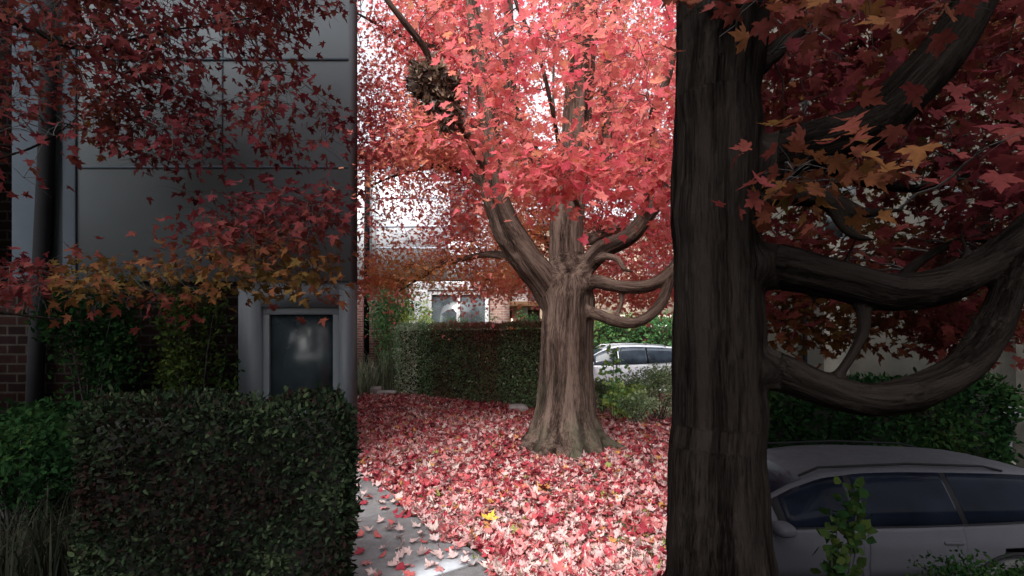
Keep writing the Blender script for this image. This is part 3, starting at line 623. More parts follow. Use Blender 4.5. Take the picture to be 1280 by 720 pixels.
a1 = leaf_arrays(pos[nearm], ax[nearm], nn[nearm], rng.uniform(.045, .088, nearm.sum()), MAPLE, ti[nearm], 1.0)
a2 = leaf_arrays(pos[~nearm], ax[~nearm], nn[~nearm], rng.uniform(.055, .095, (~nearm).sum()), MAPLE_LO, ti[~nearm], .9)
lv = join([a1, a2]); print('litter', N)
o = npmesh('fallen_leaves', lv[0], lv[1], M['litter'], tint=lv[2]); tag(o, 'thick carpet of fallen pink and red maple leaves on the lawn', 'leaves', kind='stuff')
# grass between the leaves
N = 9000
Y = rng.uniform(3.0, 7, N); X = rng.uniform(-.1, .38, N)*Y
q = np.stack([X, Y, np.zeros(N)], 1); kk = noise(q*2.2, 62)*.6+noise(q*6, 63)*.4 < .42; q = q[kk]
n_ = len(q)
gr = leaf_arrays(q, rng.normal(0, .45, (n_, 3))+[0, 0, 1], rng.normal(0, 1, (n_, 3)), rng.uniform(.035, .075, n_), BLADE*[1.6, 1], np.clip(rng.normal(.35, .2, n_), 0, 1), .6)
o = npmesh('grass', gr[0], gr[1], M['green'], tint=gr[2]); tag(o, 'short green grass showing between the fallen leaves', 'grass', kind='stuff')
# single leaves on the pavement
kinds = [('pale pink', .80, .9), ('deep red', .2, .3), ('salmon pink', .55, .66), ('orange red', .45, .5), ('curled cream', .9, .93)]
spots = [(455,602),(470,607),(482,611),(447,612),(462,622),(476,630),(490,628),(505,634),(478,640),(456,630),(447,655),(463,662),(472,655),(486,664),(497,655),(510,648),(520,655),(470,674),(458,690),(452,668),(490,672),(500,680),(512,690),(523,672),(530,680),(538,690),(480,700),(448,708),(510,706),(520,712),(472,690),(543,665),(534,655),(527,647),(515,640),(550,680),(560,690),(545,700),(532,705),(555,712),(566,700),(500,700),(488,712),(465,712),(444,640),(441,625),(452,618),(498,645),(508,663),(535,668),(515,677),(526,698),(548,690),(572,706),(580,700),(495,690),(475,718),(518,718),(540,716),(588,712)]
protos = []
for nm, t0, t1 in kinds:
    for v in range(2):
        a = leaf_arrays(np.zeros((1, 3)), np.array([[0, 1., 0.]]), np.array([[0, 0, 1.]]), np.array([.085]), MAPLE, np.array([rng.uniform(t0, t1)]), 1.2)
        protos.append((nm, a))
first = {}
for i, (u, v) in enumerate(spots):
    u += rng.uniform(-5, 5); v += rng.uniform(-3, 3)
    D = 1.53*F/(v-HZ); x = (u-640)/F*D
    if i % 10 < 4: k = (i % 2)            # mostly pale
    else: k = int(rng.integers(0, 10))
    nm, a = protos[k]
    if k not in first:
        o = npmesh('fallen_leaf', a[0], a[1], M['litter'], tint=a[2]); first[k] = o
    else: o = first[k].copy(); C.objects.link(o)
    o.location = (x, D, .034); o.rotation_euler = (rng.normal(0, .22), rng.normal(0, .22), rng.uniform(0, 6.28)); s_ = rng.uniform(.75, 1.15); o.scale = (s_,)*3
    tag(o, '%s maple leaf lying on the grey concrete pavement' % nm, 'leaf', 'single leaves on the pavement')
yp = P(609, 662, 961/242.)
a = leaf_arrays(np.array([[0., -.04, 0.]]), np.array([[.4, 1., 0.1]]), np.array([[0, -.5, 1.]]), np.array([.13]), MAPLE, np.array([.5]), .8)
M['yellow'] = leafmat('yellow_leaf', [(0, (.65, .40, .05)), (1, (.7, .5, .08))], .2)
o = npmesh('fallen_leaf', a[0], a[1], M['yellow'], tint=a[2]); o.location = (yp[0], yp[1], .085); tag(o, 'large yellow maple leaf on the pink leaves beside the pavement edge', 'leaf')

# ------------------------------------------------------------------ hedges and shrubs
def hedge(name, label, cat, x0, x1, y0, y1, z0, z1, n, size, mats, tint, skew=0, seed=0, rough=.05, T=OVAL, group=None, shx=0):
    """clipped hedge: rough twiggy core under a skin of leaves; skew moves the face in y along x"""
    base = np.array([(x0+x1)/2, (y0+y1)/2+skew/2, z0]); t = thing(name, label, cat, base, group=group)
    nx, nyy, nzz = 40, 10, 20
    V, Q, off = [], [], 0
    def face(fn, a, b):
        nonlocal off
        u, v = np.meshgrid(np.linspace(0, 1, a), np.linspace(0, 1, b), indexing='ij')
        p = fn(u.ravel(), v.ravel()); V.append(p); i = np.arange(a-1)[:, None]*b+np.arange(b-1)[None]
        Q.append((np.stack([i, i+b, i+b+1, i+1], -1).reshape(-1, 4))+off); off += len(p)
    e = .07+rough*.6
    ex = e if shx == 0 else .03
    X = lambda u: x0+ex+(x1-x0-2*ex)*u
    Yf = lambda u, v: y0+e+(y1-y0-2*e)*v+skew*(e+(x1-x0-2*e)*u)/(x1-x0)
    Z = lambda w: z0+(z1-e-z0)*w
    face(lambda u, v: np.stack([X(u), Yf(u, v*0), Z(v)], 1), nx, nzz); face(lambda u, v: np.stack([X(u), Yf(u, v*0+1), Z(v)], 1), nx, nzz)
    face(lambda u, v: np.stack([X(u), Yf(u, v), Z(v*0+1)], 1), nx, nyy)
    face(lambda u, v: np.stack([X(u*0), Yf(u*0, u), Z(v)], 1), nyy, nzz); face(lambda u, v: np.stack([X(u*0+1), Yf(u*0+1, u), Z(v)], 1), nyy, nzz)
    V = np.concatenate(V); V[:, 1] += (noise(V*6, 71+seed)-.4)*rough; V[:, 2] -= noise(V*6, 72+seed)*rough*(V[:, 2] > z1-.1); V[:, 0] -= shx*(V[:, 1]-y0)*(shx > 0)
    npmesh('twigs', V, np.concatenate(Q), mats[0], t, off=base, smooth=True)
    w, h, dd = x1-x0, z1-z0, y1-y0
    areas = np.array([w*h, w*h*.15, w*dd, dd*h, dd*h]); k = rng.choice(5, n, p=areas/areas.sum()); u = rng.uniform(0, 1, n); v = rng.uniform(0, 1, n); nrm = np.zeros((n, 3))
    xx = np.where(k < 3, x0+w*u, np.where(k == 3, x0, x1)); uu = (xx-x0)/w
    yy = np.where(k == 0, 0, np.where(k == 1, dd, dd*np.where(k == 2, v, u)))+y0+skew*uu
    zz = np.where(k == 2, z1, z0+h*v)
    nrm[k == 0, 1] = -1; nrm[k == 1, 1] = 1; nrm[k == 2, 2] = 1; nrm[k == 3, 0] = -1; nrm[k == 4, 0] = 1
    p = np.stack([xx, yy, zz], 1); b = (noise(p*3.5, 73+seed)-.5)*rough*2.2+rng.normal(0, rough*.45, n)
    p += nrm*b[:, None]; p[:, 0] -= shx*(p[:, 1]-y0-skew*uu)
    ax = rng.normal(0, .7, (n, 3))+nrm*.5+[0, 0, .15]; nn = nrm+rng.normal(0, .7, (n, 3))
    a = leaf_arrays(p, ax, nn, rng.uniform(*size, n), T, tint(p, n), .5)
    npmesh('foliage', a[0], a[1], mats[1], t, tint=a[2], off=base)
    return t
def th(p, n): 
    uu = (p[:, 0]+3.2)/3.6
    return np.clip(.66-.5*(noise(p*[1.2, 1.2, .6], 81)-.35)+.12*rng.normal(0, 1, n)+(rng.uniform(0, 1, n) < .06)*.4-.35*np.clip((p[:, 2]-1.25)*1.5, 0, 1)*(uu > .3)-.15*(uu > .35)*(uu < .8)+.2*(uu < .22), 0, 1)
# face runs from (495, D 13.3) to (690, D 9.9)
xa, ya = (495-640)/F*13.2, 13.2
xb, yb = (700-640)/F*10.0, 10.0
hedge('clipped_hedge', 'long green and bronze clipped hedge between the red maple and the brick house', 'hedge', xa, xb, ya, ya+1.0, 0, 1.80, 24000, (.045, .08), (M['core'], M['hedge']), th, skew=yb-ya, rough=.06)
# hedge behind the white car
def tgreen(lo): return lambda p, n: np.clip(lo+.5*(noise(p*1.5, 82)-.5)+rng.normal(0, .15, n), 0, 1)
hedge('loose_hedge', 'loose green hedge behind the silver-white car, below the tan building', 'hedge', 2.3, 6.6, 19.0, 20.2, -.45, 2.1, 7000, (.11, .2), (M['core'], M['green']), tgreen(.35), seed=3, rough=.22)
# near hedge at left, dimming painted into its leaves
hedge('clipped_hedge', 'clipped hedge with dimming painted into its colour, close by, below the window of the dimmed house', 'hedge', -2.35, -.91, 2.72, 3.3, 0, 1.55-97/F*2.72, 23000, (.026, .05), (M['core_dim'], M['hedge_dim']), lambda p, n: np.clip(.5+.9*(noise(p*3, 83)-.5)+rng.normal(0, .22, n), 0, 1), seed=5, rough=.05, shx=.40)
# hedge behind the dimmed car, its leaf colour dimmed too
hedge('loose_hedge', 'green hedge with painted-in dimming behind the dimmed car and before the dimmed building', 'hedge', 4.05, 8.1, 8.05, 8.9, -1.24, .72, 13000, (.08, .14), (M['core_dim'], M['green_dim']), tgreen(.45), seed=7, rough=.14)

def shrub(name, label, cat, c, rad, n, size, mat, tint, stems=7, T=OVAL, sm=None, group=None, up=.3, core=.35):
    c = np.array(c, float); base = np.array([c[0], c[1], c[2]])
    t = thing(name, label, cat, base, group=group)
    mb = MB(); tips = []
    for i in range(stems):
        a = rng.uniform(0, 6.28); q = rng.uniform(.3, .9)
        e = c+np.array([math.cos(a)*rad[0]*q, math.sin(a)*rad[1]*q, rad[2]*2*rng.uniform(.55, .95)])
        mb.tube(catmull([c+[rng.normal(0, .04), rng.normal(0, .04), -.02], (c+e)/2+[0, 0, rad[2]*.2], e], 3), np.linspace(.010, .004, 7), 5); tips.append(e)
    mb.build('stem', sm or M['twig'], t, off=base, smooth=True)
    lob = np.array(tips); k = rng.integers(0, len(lob), n)
    o = unit(rng.normal(0, 1, (n, 3)))*rng.uniform(0, 1, n)[:, None]**.45*np.array(rad)*.42
    s_ = rng.uniform(.25, 1, n)[:, None]
    p = np.where(rng.uniform(0, 1, n)[:, None] < .75, lob[k]+o, c+(lob[k]-c)*s_+o*.7)
    p[:, 2] = np.maximum(p[:, 2], c[2]+.03)
    a = leaf_arrays(p, rng.normal(0, .8, (n, 3))+[0, 0, up], rng.normal(0, .8, (n, 3))+[0, -.4, .6], rng.uniform(*size, n), T, tint(p, n), .5)
    npmesh('foliage', a[0], a[1], mat, t, tint=a[2], off=base); return t
def g0(px, D, z=0): return ((px-640)/F*D, D, z)
shrub('shrub', 'tall deep green shrub growing against the brick beside the black downpipe', 'shrub', g0(488, 13.9), (.75, .45, 1.45), 2600, (.06, .12), M['green'], tgreen(.35), 12)
shrub('shrub', 'bright lime-green shrub against the white window bay at the hedge end', 'shrub', g0(519, 13.9), (.5, .35, 1.42), 1500, (.06, .12), M['lime'], tgreen(.75), 8)
shrub('shrub', 'thin green shrub rising above the hedge in front of the white window', 'shrub', g0(583, 13.4), (.9, .3, .98), 1500, (.05, .10), M['green'], tgreen(.45), 12)
shrub('shrub', 'small green bush beside the porch post', 'shrub', g0(664, 14.0), (.45, .35, 1.05), 1500, (.05, .10), M['green'], tgreen(.4), 9)
shrub('shrub', 'cream and green variegated shrub in front of the white car', 'shrub', g0(826, 8.9), (.62, .5, .46), 5200, (.035, .065), M['variegated'], tgreen(.5), 16)
shrub('shrub', 'low grey-green shrub between the yellow-green plant and the big variegated shrub', 'shrub', g0(796, 8.5), (.35, .3, .27), 1500, (.03, .06), M['variegated'], tgreen(.6), 9)
shrub('leafy_plant', 'yellow-green leafy plant at the right foot of the red maple', 'plant', g0(776, 9.1), (.42, .35, .30), 1300, (.06, .12), M['lime'], tgreen(.6), 10)
shrub('leafy_plant', 'darker green plant touching the trunk of the red maple', 'plant', g0(752, 9.6), (.32, .3, .34), 900, (.05, .09), M['variegated'], tgreen(.45), 8)
# tall single stem
b = np.array(g0(768, 8.7)); t = thing('tall_plant', 'tall thin green plant standing up in front of the white car', 'plant', b)
mb = MB(); pts = []
for dx, h_, bx in ((-.02, 1.32, .02), (.06, 1.0, .10), (-.10, 1.08, -.16), (.03, 1.2, .0)):
    q = catmull([b+[dx*.3, 0, 0], b+[dx, 0, h_*.5], b+[dx+bx*.6, 0, h_]], 6); mb.tube(q, np.linspace(.007, .003, len(q)), 5); pts.append(q[4:])
mb.build('stem', M['twig'], t, off=b, smooth=True); pts = np.concatenate(pts)
k = rng.integers(0, len(pts), 190); p = pts[k]+rng.normal(0, .055, (190, 3))
a = leaf_arrays(p, rng.normal(0, .8, (190, 3)), rng.normal(0, .6, (190, 3))+[0, -.7, .4], rng.uniform(.05, .10, 190), OVAL*[1.7, 1], np.clip(rng.normal(.55, .18, 190), 0, 1), .4)
npmesh('foliage', a[0], a[1], M['green'], t, tint=a[2], off=b)
# left shrubs by the dimmed house, dimming painted into their leaves
shrub('shrub', 'dim green shrub in front of the dimmed brick beside the thick downpipe', 'shrub', g0(112, 5.7), (.78, .35, 1.0), 3000, (.05, .09), M['green_dim'], tgreen(.45), 14, sm=M['twig_dim'])
shrub('shrub', 'dim yellow-green shrub left of the window of the dimmed house', 'shrub', g0(245, 5.75), (.55, .3, .98), 2000, (.05, .09), M['green_dim'], tgreen(.85), 10, sm=M['twig_dim'])
shrub('shrub', 'small dim shrub under the window of the dimmed house', 'shrub', g0(385, 5.7), (.45, .25, .45), 900, (.05, .09), M['green_dim'], tgreen(.6), 8, sm=M['twig_dim'])
shrub('shrub', 'added low shrub, coloured dim to darken the ground, at the foot of the dimmed brick, left of the thick downpipe', 'shrub', g0(-10, 4.9), (.9, .35, .42), 2600, (.05, .09), M['green_dim'], tgreen(.4), 14, sm=M['twig_dim'])  # added low shrubs cover bright ground; dimming is in the leaf colour
shrub('shrub', 'added low shrub, coloured dim to darken the ground, behind the dim ornamental grass in the lower left corner', 'shrub', g0(95, 4.6), (.8, .35, .40), 2600, (.05, .09), M['green_dim'], tgreen(.5), 14, sm=M['twig_dim'])
shrub('shrub', 'added low shrub, coloured very dim to darken the ground, between the ornamental grass and the dimmed brick', 'shrub', g0(25, 4.0), (.95, .3, .36), 2400, (.05, .08), M['green_dim'], tgreen(.3), 14, sm=M['twig_dim'])
def reeds(label, c, spread, n, h0, h1, mat, w=1.0):
    c = np.array(c, float); p = np.zeros((n, 3)); p[:, :2] = rng.normal(0, 1, (n, 2))*spread
    V, Fc, ti, off = [], [], [], 0
    for i in range(n):
        h_ = rng.uniform(h0, h1); d_ = rng.uniform(0, 6.28); lean = rng.uniform(.1, .75)*h_*.8; s_ = np.linspace(0, 1, 6)
        q = p[i]+np.stack([math.cos(d_)*lean*s_**2, math.sin(d_)*lean*s_**2, h_*(s_-.35*s_**3*min(1, lean/h_*1.3))], 1)
        side = np.array([-math.sin(d_), math.cos(d_), 0])*.006*w*(1-s_**2+.08)[:, None]
        v = np.concatenate([q-side, q+side+[0, 0, .001]]); V.append(v); k = np.arange(5); Fc.append(np.stack([k, k+1, k+7, k+6], -1)+off); off += 12; ti += [rng.uniform(0, 1)]*12
    o = npmesh('ornamental_grass', np.concatenate(V), np.concatenate(Fc), mat, tint=ti); o.location = c; return tag(o, label, 'plant')
reeds('clump of grey-green ornamental grass at the foot of the brick house', g0(456, 13.4), .22, 260, .5, 1.2, M['reed'], 2)
reeds('second paler clump of ornamental grass nearest the left edge of the lawn', g0(441, 12.6), .2, 160, .4, .8, M['reed'], 2)
reeds('arching green grass clump leaning beside the hedge end', g0(481, 13.3), .1, 60, 1.0, 1.6, M['reed'], 2)
reeds('dim ornamental grass in the lower left corner before the dimmed brick', (-2.95, 3.1, 0), .2, 260, .3, .66, M['reed_dim'], 1)
reeds('dim grass clump with long blades beside the dimmed hedge', (-2.75, 3.7, 0), .22, 200, .4, .8, M['reed_dim'], 1)
reeds('dim grass clump at the foot of the thick downpipe', (-4.3, 4.6, 0), .35, 260, .45, .9, M['reed_dim'], 1)

def rock(label, c, s, name='stone'):
    bm = bmesh.new(); bmesh.ops.create_icosphere(bm, subdivisions=4, radius=1)
    V = np.array([v.co[:] for v in bm.verts]); d = 1+.35*(noise(V*1.6+c[0], 90)-.5)+.12*(noise(V*5, 91)-.5); V = V*d[:, None]; V = np.clip(V, -.82, .82)*np.array(s)
    Fc = np.array([[v.index for v in f.verts] for f in bm.faces]); bm.free()
    o = npmesh(name, V, Fc, M['rock'], smooth=True); o.location = c; return tag(o, label, 'stone')
rock('rounded grey stone at the foot of the long hedge', g0(648, 10.05, .04), (.24, .16, .16))
rock('flat pale stone slab by the left end of the long hedge', g0(484, 12.9, .06), (.30, .2, .09))
rock('smaller dark stone beside the flat slab', g0(470, 13.0, .1), (.18, .15, .16))

# ------------------------------------------------------------------ walls
def wall(mb, x0, x1, z0, z1, y0, y1, holes=()):
    xs = sorted({x0, x1, *[h[0] for h in holes], *[h[1] for h in holes]}); zs = sorted({z0, z1, *[h[2] for h in holes], *[h[3] for h in holes]})
    for a, b in zip(xs[:-1], xs[1:]):
        segs = []
        for c_, d_ in zip(zs[:-1], zs[1:]):
            mx, mz = (a+b)/2, (c_+d_)/2
            if any(h[0] < mx < h[1] and h[2] < mz < h[3] for h in holes): continue
            if segs and abs(segs[-1][1]-c_) < 1e-6: segs[-1][1] = d_
            else: segs.append([c_, d_])
        for c_, d_ in segs: mb.box(a, b, y0, y1, c_, d_)
    return mb
def window(parent, off, x0, x1, z0, z1, y, fm, gm, fw=.07, mull=(), sill=True, blind=None):
    mb = MB(); mb.box(x0, x1, y, y+.09, z1-fw, z1); mb.box(x0, x1, y, y+.09, z0, z0+fw); mb.box(x0, x0+fw, y, y+.09, z0+fw, z1-fw); mb.box(x1-fw, x1, y, y+.09, z0+fw, z1-fw)
    for m_ in mull: mb.box(m_-fw*.5, m_+fw*.5, y+.003, y+.09, z0+fw, z1-fw)
    w_ = mb.build('window', fm, parent, off=off, bevel=.006)
    MB().box(x0+fw*.6, x1-fw*.6, y+.045, y+.055, z0+fw*.6, z1-fw*.6).build('pane', gm, w_)
    for ch in w_.children:
        for v in ch.data.vertices: v.co -= Vector(off)
    if sill: 
        s_ = MB().box(x0-.06, x1+.06, y-.05, y+.05, z0-.06, z0-.003).build('sill', fm, w_, bevel=.005)
        for v in s_.data.vertices: v.co -= Vector(off)
    return w_
# --- the white and brick house behind the hedge
HY = 15.0; S = HY/F
def hx(px): return (px-640)*S
def hz(py): return EYE-(py-HZ)*S
b = (hx(520), HY+2, 0); H = thing('brick_house', 'two-storey house, white above and brick below, with a porch, behind the hedge', 'house', b)
mb = wall(MB(), hx(400), hx(612), 0, hz(350), HY, HY+.25, [(hx(535), hx(611), .95, hz(364))]); mb.box(hx(400), hx(400)+.25, HY+.25, HY+6, 0, hz(350)); mb.build('wall', M['brick'], H, off=b)
MB().box(hx(612)+.002, hx(637), HY-.004, HY+.25, 0, hz(350)).build('brick_pier', M['brick_pale'], H, off=b)
up = wall(MB(), hx(447), hx(660), hz(350)+.003, 6.9, HY-.12, HY+.25, [(hx(560), hx(600), hz(300), hz(235))]); up.build('upper_wall', M['white'], H, off=b)
MB().box(hx(400), hx(446), HY-.02, HY+.25, hz(350)+.003, 6.9).build('upper_brick', M['brick'], H, off=b)
MB().box(hx(465)+.01, hx(471), HY-.16, HY-.122, hz(350)+.01, 6.9).build('corner_board', M['whitetrim'], H, off=b)
tr_ = MB()
for yy in (312, 285, 250): tr_.box(hx(472), hx(659), HY-.135, HY-.122, hz(yy), hz(yy)+.04)
tr_.build('trim', plain('seam_grey', (.4, .44, .5), .7), H, off=b)
window(H, b, hx(560), hx(600), hz(300), hz(235), HY-.07, M['whitetrim'], M['glass'])
MB().tube([(hx(461), HY-.24, 0.02), (hx(461), HY-.24, 3.0), (hx(462.5), HY-.26, 6.8)], .085, 10).build('downpipe', M['pipe'], H, off=b, smooth=True)
MB().box(hx(512), hx(535), HY-.10, HY-.004, .9, hz(362)).box(hx(512), hx(613), HY-.10, HY-.004, hz(363), hz(352)).build('window_surround', M['whitetrim'], H, off=b, bevel=.01)
window(H, b, hx(535)+.005, hx(611), .96, hz(364)-.005, HY-.06, M['whitetrim'], M['glass'], .11, (hx(573), ))
MB().box(hx(637), hx(690), HY+1.4, HY+1.6, 0, 3.2).box(hx(637)-.2, hx(637), HY+.3, HY+1.6, 0, 3.2).build('porch_back_wall', M['brick'], H, off=b)
MB().box(hx(637)+.003, hx(658), HY+.5, HY+.75, 0, hz(386)).build('porch_pier', M['brick_pale'], H, off=b)
MB().box(hx(637)+.003, hx(692), HY-.5, HY+1.7, hz(384), hz(378)).build('porch_roof', M['wood'], H, off=b, bevel=.01)
MB().box(hx(674), hx(678), HY-.45, HY-.33, 0, hz(384)-.003).build('porch_post', M['cream'], H, off=b, bevel=.01)
lampc = np.array([hx(642), HY+.38, hz(400)])
l_ = MB().tube([lampc+[0, 0, .22], lampc+[0, 0, .14], lampc+[0, 0, .05]], [.02, .075, .06], 10).build('porch_lamp', M['black'], H, off=b, smooth=True)
o = MB().tube([lampc+[0, 0, .05], lampc+[0, 0, -.03], lampc+[0, 0, -.12]], [.055, .08, .05], 12).build('lamp_glass', M['bulb'], l_, off=b, smooth=True)
MB().prism([(hx(390), HY-.5), (hx(668), HY-.5), (hx(668), HY+6.5), (hx(390), HY+6.5)], 6.903, 7.1).build('roof', M['asphalt'], H, off=b, bevel=.02)
MB().box(hx(640), hx(660), HY+.26, HY+6, 0.0, 6.9).build('side_wall', M['white'], H, off=b)
pk = np.array([hx(641), HY+.1, .0]); ps = MB()
ps.box(pk[0]-.18, pk[0]+.18, pk[1]-.15, pk[1]+.15, 0, hz(414)); o = ps.build('pedestal', M['wallconc'], bevel=.01); tag(o, 'grey pedestal by the porch carrying the pumpkin', 'pedestal')
q = P(640, 408, HY+.1)
bm = bmesh.new(); bmesh.ops.create_uvsphere(bm, u_segments=32, v_segments=16, radius=1); V = np.array([v.co[:] for v in bm.verts]); Fl = [[v.index for v in f.verts] for f in bm.faces]; bm.free()
ang = np.arctan2(V[:, 1], V[:, 0]); V *= (1+.07*np.abs(np.cos(ang*5)))[:, None]; V *= [.15, .15, .12]
pr = thing('pumpkin', 'orange pumpkin under the lit porch lamp', 'pumpkin', (q[0], q[1], hz(414)+.11))
npmesh('skin', V, [np.array([f for f in Fl if len(f) == 4]), np.array([f for f in Fl if len(f) == 3])], M['orange'], pr, smooth=True)
MB().tube([(0, 0, .1), (.01, 0, .14), (.03, 0, .17)], [.02, .015, .014], 6).build('stalk', M['wood'], pr)

# --- tan building far behind the white car
TY2 = 27.0; S2 = TY2/F
b = (6, TY2+3, -.45); T_ = thing('apartment_building', 'distant tan brick building with pale lintels behind the white car', 'building', b)
tx = lambda p: (p-640)*S2; tz = lambda p: EYE-(p-HZ)*S2
hol = [(tx(p)-.38, tx(p)+.38, tz(425), tz(400)) for p in (722, 770, 817, 836, 862)]+[(tx(p)-.38, tx(p)+.38, tz(345), tz(318)) for p in (722, 770, 817, 836, 862)]
mb = wall(MB(), tx(672), tx(900), -.45, 7.5, TY2, TY2+.3, hol); mb.box(tx(672), tx(672)+.3, TY2+.3, TY2+8, -.45, 7.5); mb.build('wall', M['brick_tan'], T_, off=b)
for h_ in hol:
    window(T_, b, h_[0]+.003, h_[1]-.003, h_[2]+.003, h_[3]-.003, TY2+.08, M['whitetrim'], M['glass'], .09, sill=False)
    MB().box(h_[0]-.12, h_[1]+.12, TY2-.05, TY2-.003, h_[3]+.003, h_[3]+.28).build('lintel', M['tan_win'], T_, off=b, bevel=.01)
MB().box(tx(670), tx(902), TY2-.3, TY2+8.2, 7.503, 7.8).build('roof', M['wallconc'], T_, off=b)

# --- house close on the left, dimming painted into its walls (a wedge-shaped plot)
SY = 6.25; s3 = SY/F
sx = lambda p: (p-640)*s3; sz = lambda p: EYE-(p-HZ)*s3
b = (-5, SY+2, 0); G = thing('dim_house', 'near rendered house over brick, dimming painted into its walls, half hidden by dimmed leaves', 'house', b)
xr = sx(437.5)
zb = sz(352)
wx0, wx1 = sx(326), sx(424)
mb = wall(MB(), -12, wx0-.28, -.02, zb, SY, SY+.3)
mb.build('brick_wall', M['brick_dim'], G, off=b)
mb = wall(MB(), wx0-.28+.002, xr, -.02, zb, SY-.01, SY+.3, [(wx0, wx1, sz(520), sz(384))]); mb.build('bay_wall', M['trim_dimmed'], G, off=b)
mb = MB(); mb.box(sx(20), xr, SY-.04, SY+.3, zb+.003, 6.6); mb.build('upper_wall', M['render_dim_b'], G, off=b)
MB().box(-12, sx(20)-.003, SY-.02, SY+.3, zb+.003, 6.6).build('upper_brick', M['brick_dim'], G, off=b)
MB().box(sx(84), sx(100), SY-.07, SY-.043, zb+.01, 6.6).box(sx(20)+.005, sx(66), SY-.062, SY-.043, zb+.01, 6.6).build('wall_panel', M['slate'], G, off=b, bevel=.01)
MB().box(sx(101), xr-.004, SY-.052, SY-.043, sz(212), sz(209)).box(sx(101), xr-.004, SY-.052, SY-.043, sz(78), sz(75)).box(sx(280), sx(281.5), SY-.05, SY-.043, sz(208), 6.6).build('wall_seam', M['slate'], G, off=b)
MB().tube([(sx(53), SY-.14, 0), (sx(60), SY-.14, 1.6), (sx(64), SY-.14, sz(340)), (sx(72), SY-.14, 4), (sx(74), SY-.14, 6.5)], .085, 12).build('downpipe', M['pipe'], G, off=b, smooth=True)
window(G, b, wx0+.003, wx1-.003, sz(520)+.003, sz(384)-.003, SY+.03, M['trim_dimmed'], M['glass_dim'], .09)
MB().prism([(xr-.001, SY+.302), (xr-1.9, SY+6), (xr-2.2, SY+6), (xr-.3, SY+.302)][::-1], 0, 6.6).build('side_wall', M['render_dim_b'], G, off=b)
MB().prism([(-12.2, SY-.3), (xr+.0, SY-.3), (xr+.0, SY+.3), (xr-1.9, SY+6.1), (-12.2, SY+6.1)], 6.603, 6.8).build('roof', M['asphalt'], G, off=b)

# --- building on the right behind the sunken driveway, dimming painted into its walls
DY = 9.4; s4 = DY/F
dx_ = lambda p: (p-640)*s4; dz_ = lambda p: EYE-(p-HZ)*s4
b = (9, DY+2, -1.55); K = thing('dim_building', 'grey-brown building with painted-in dimming and small framed windows behind the dimmed car', 'building', b)
hol = [(dx_(1196), dx_(1228), dz_(560), dz_(512)), (dx_(1250), dx_(1270), dz_(575), dz_(522)), (dx_(1330), dx_(1360), dz_(560), dz_(512)), (dx_(1030), dx_(1062), dz_(300), dz_(245)), (dx_(1180), dx_(1212), dz_(300), dz_(245))]
mb = wall(MB(), 4.33, 17, -1.7, 9.5, DY, DY+.3, hol); mb.build('wall', M['stone_dim'], K, off=b)  # wall added at full height to block the white sky behind
for h_ in hol:
    window(K, b, h_[0]+.003, h_[1]-.003, h_[2]+.003, h_[3]-.003, DY+.06, M['trim_dim'], M['glass_dim'], .06)
    MB().box(h_[0]-.08, h_[1]+.08, DY-.03, DY-.003, h_[3]+.003, h_[3]+.22).build('lintel', M['trim_dim'], K, off=b, bevel=.01)
MB().tube([(dx_(1004), DY-.06, -1.5), (dx_(1004), DY-.06, 9)], .04, 8).build('downpipe', M['pipe'], K, off=b, smooth=True)
MB().prism([(4.33, DY+.302), (4.63, DY+.302), (6.3, DY+4), (6.0, DY+4)], -1.6, 9.5).build('side_wall', M['stone_dim'], K, off=b)
MB().prism([(4.3, DY-.2), (17, DY-.2), (17, DY+4.1), (6.0, DY+4.1)], 9.503, 9.7).build('roof', M['asphalt'], K, off=b)

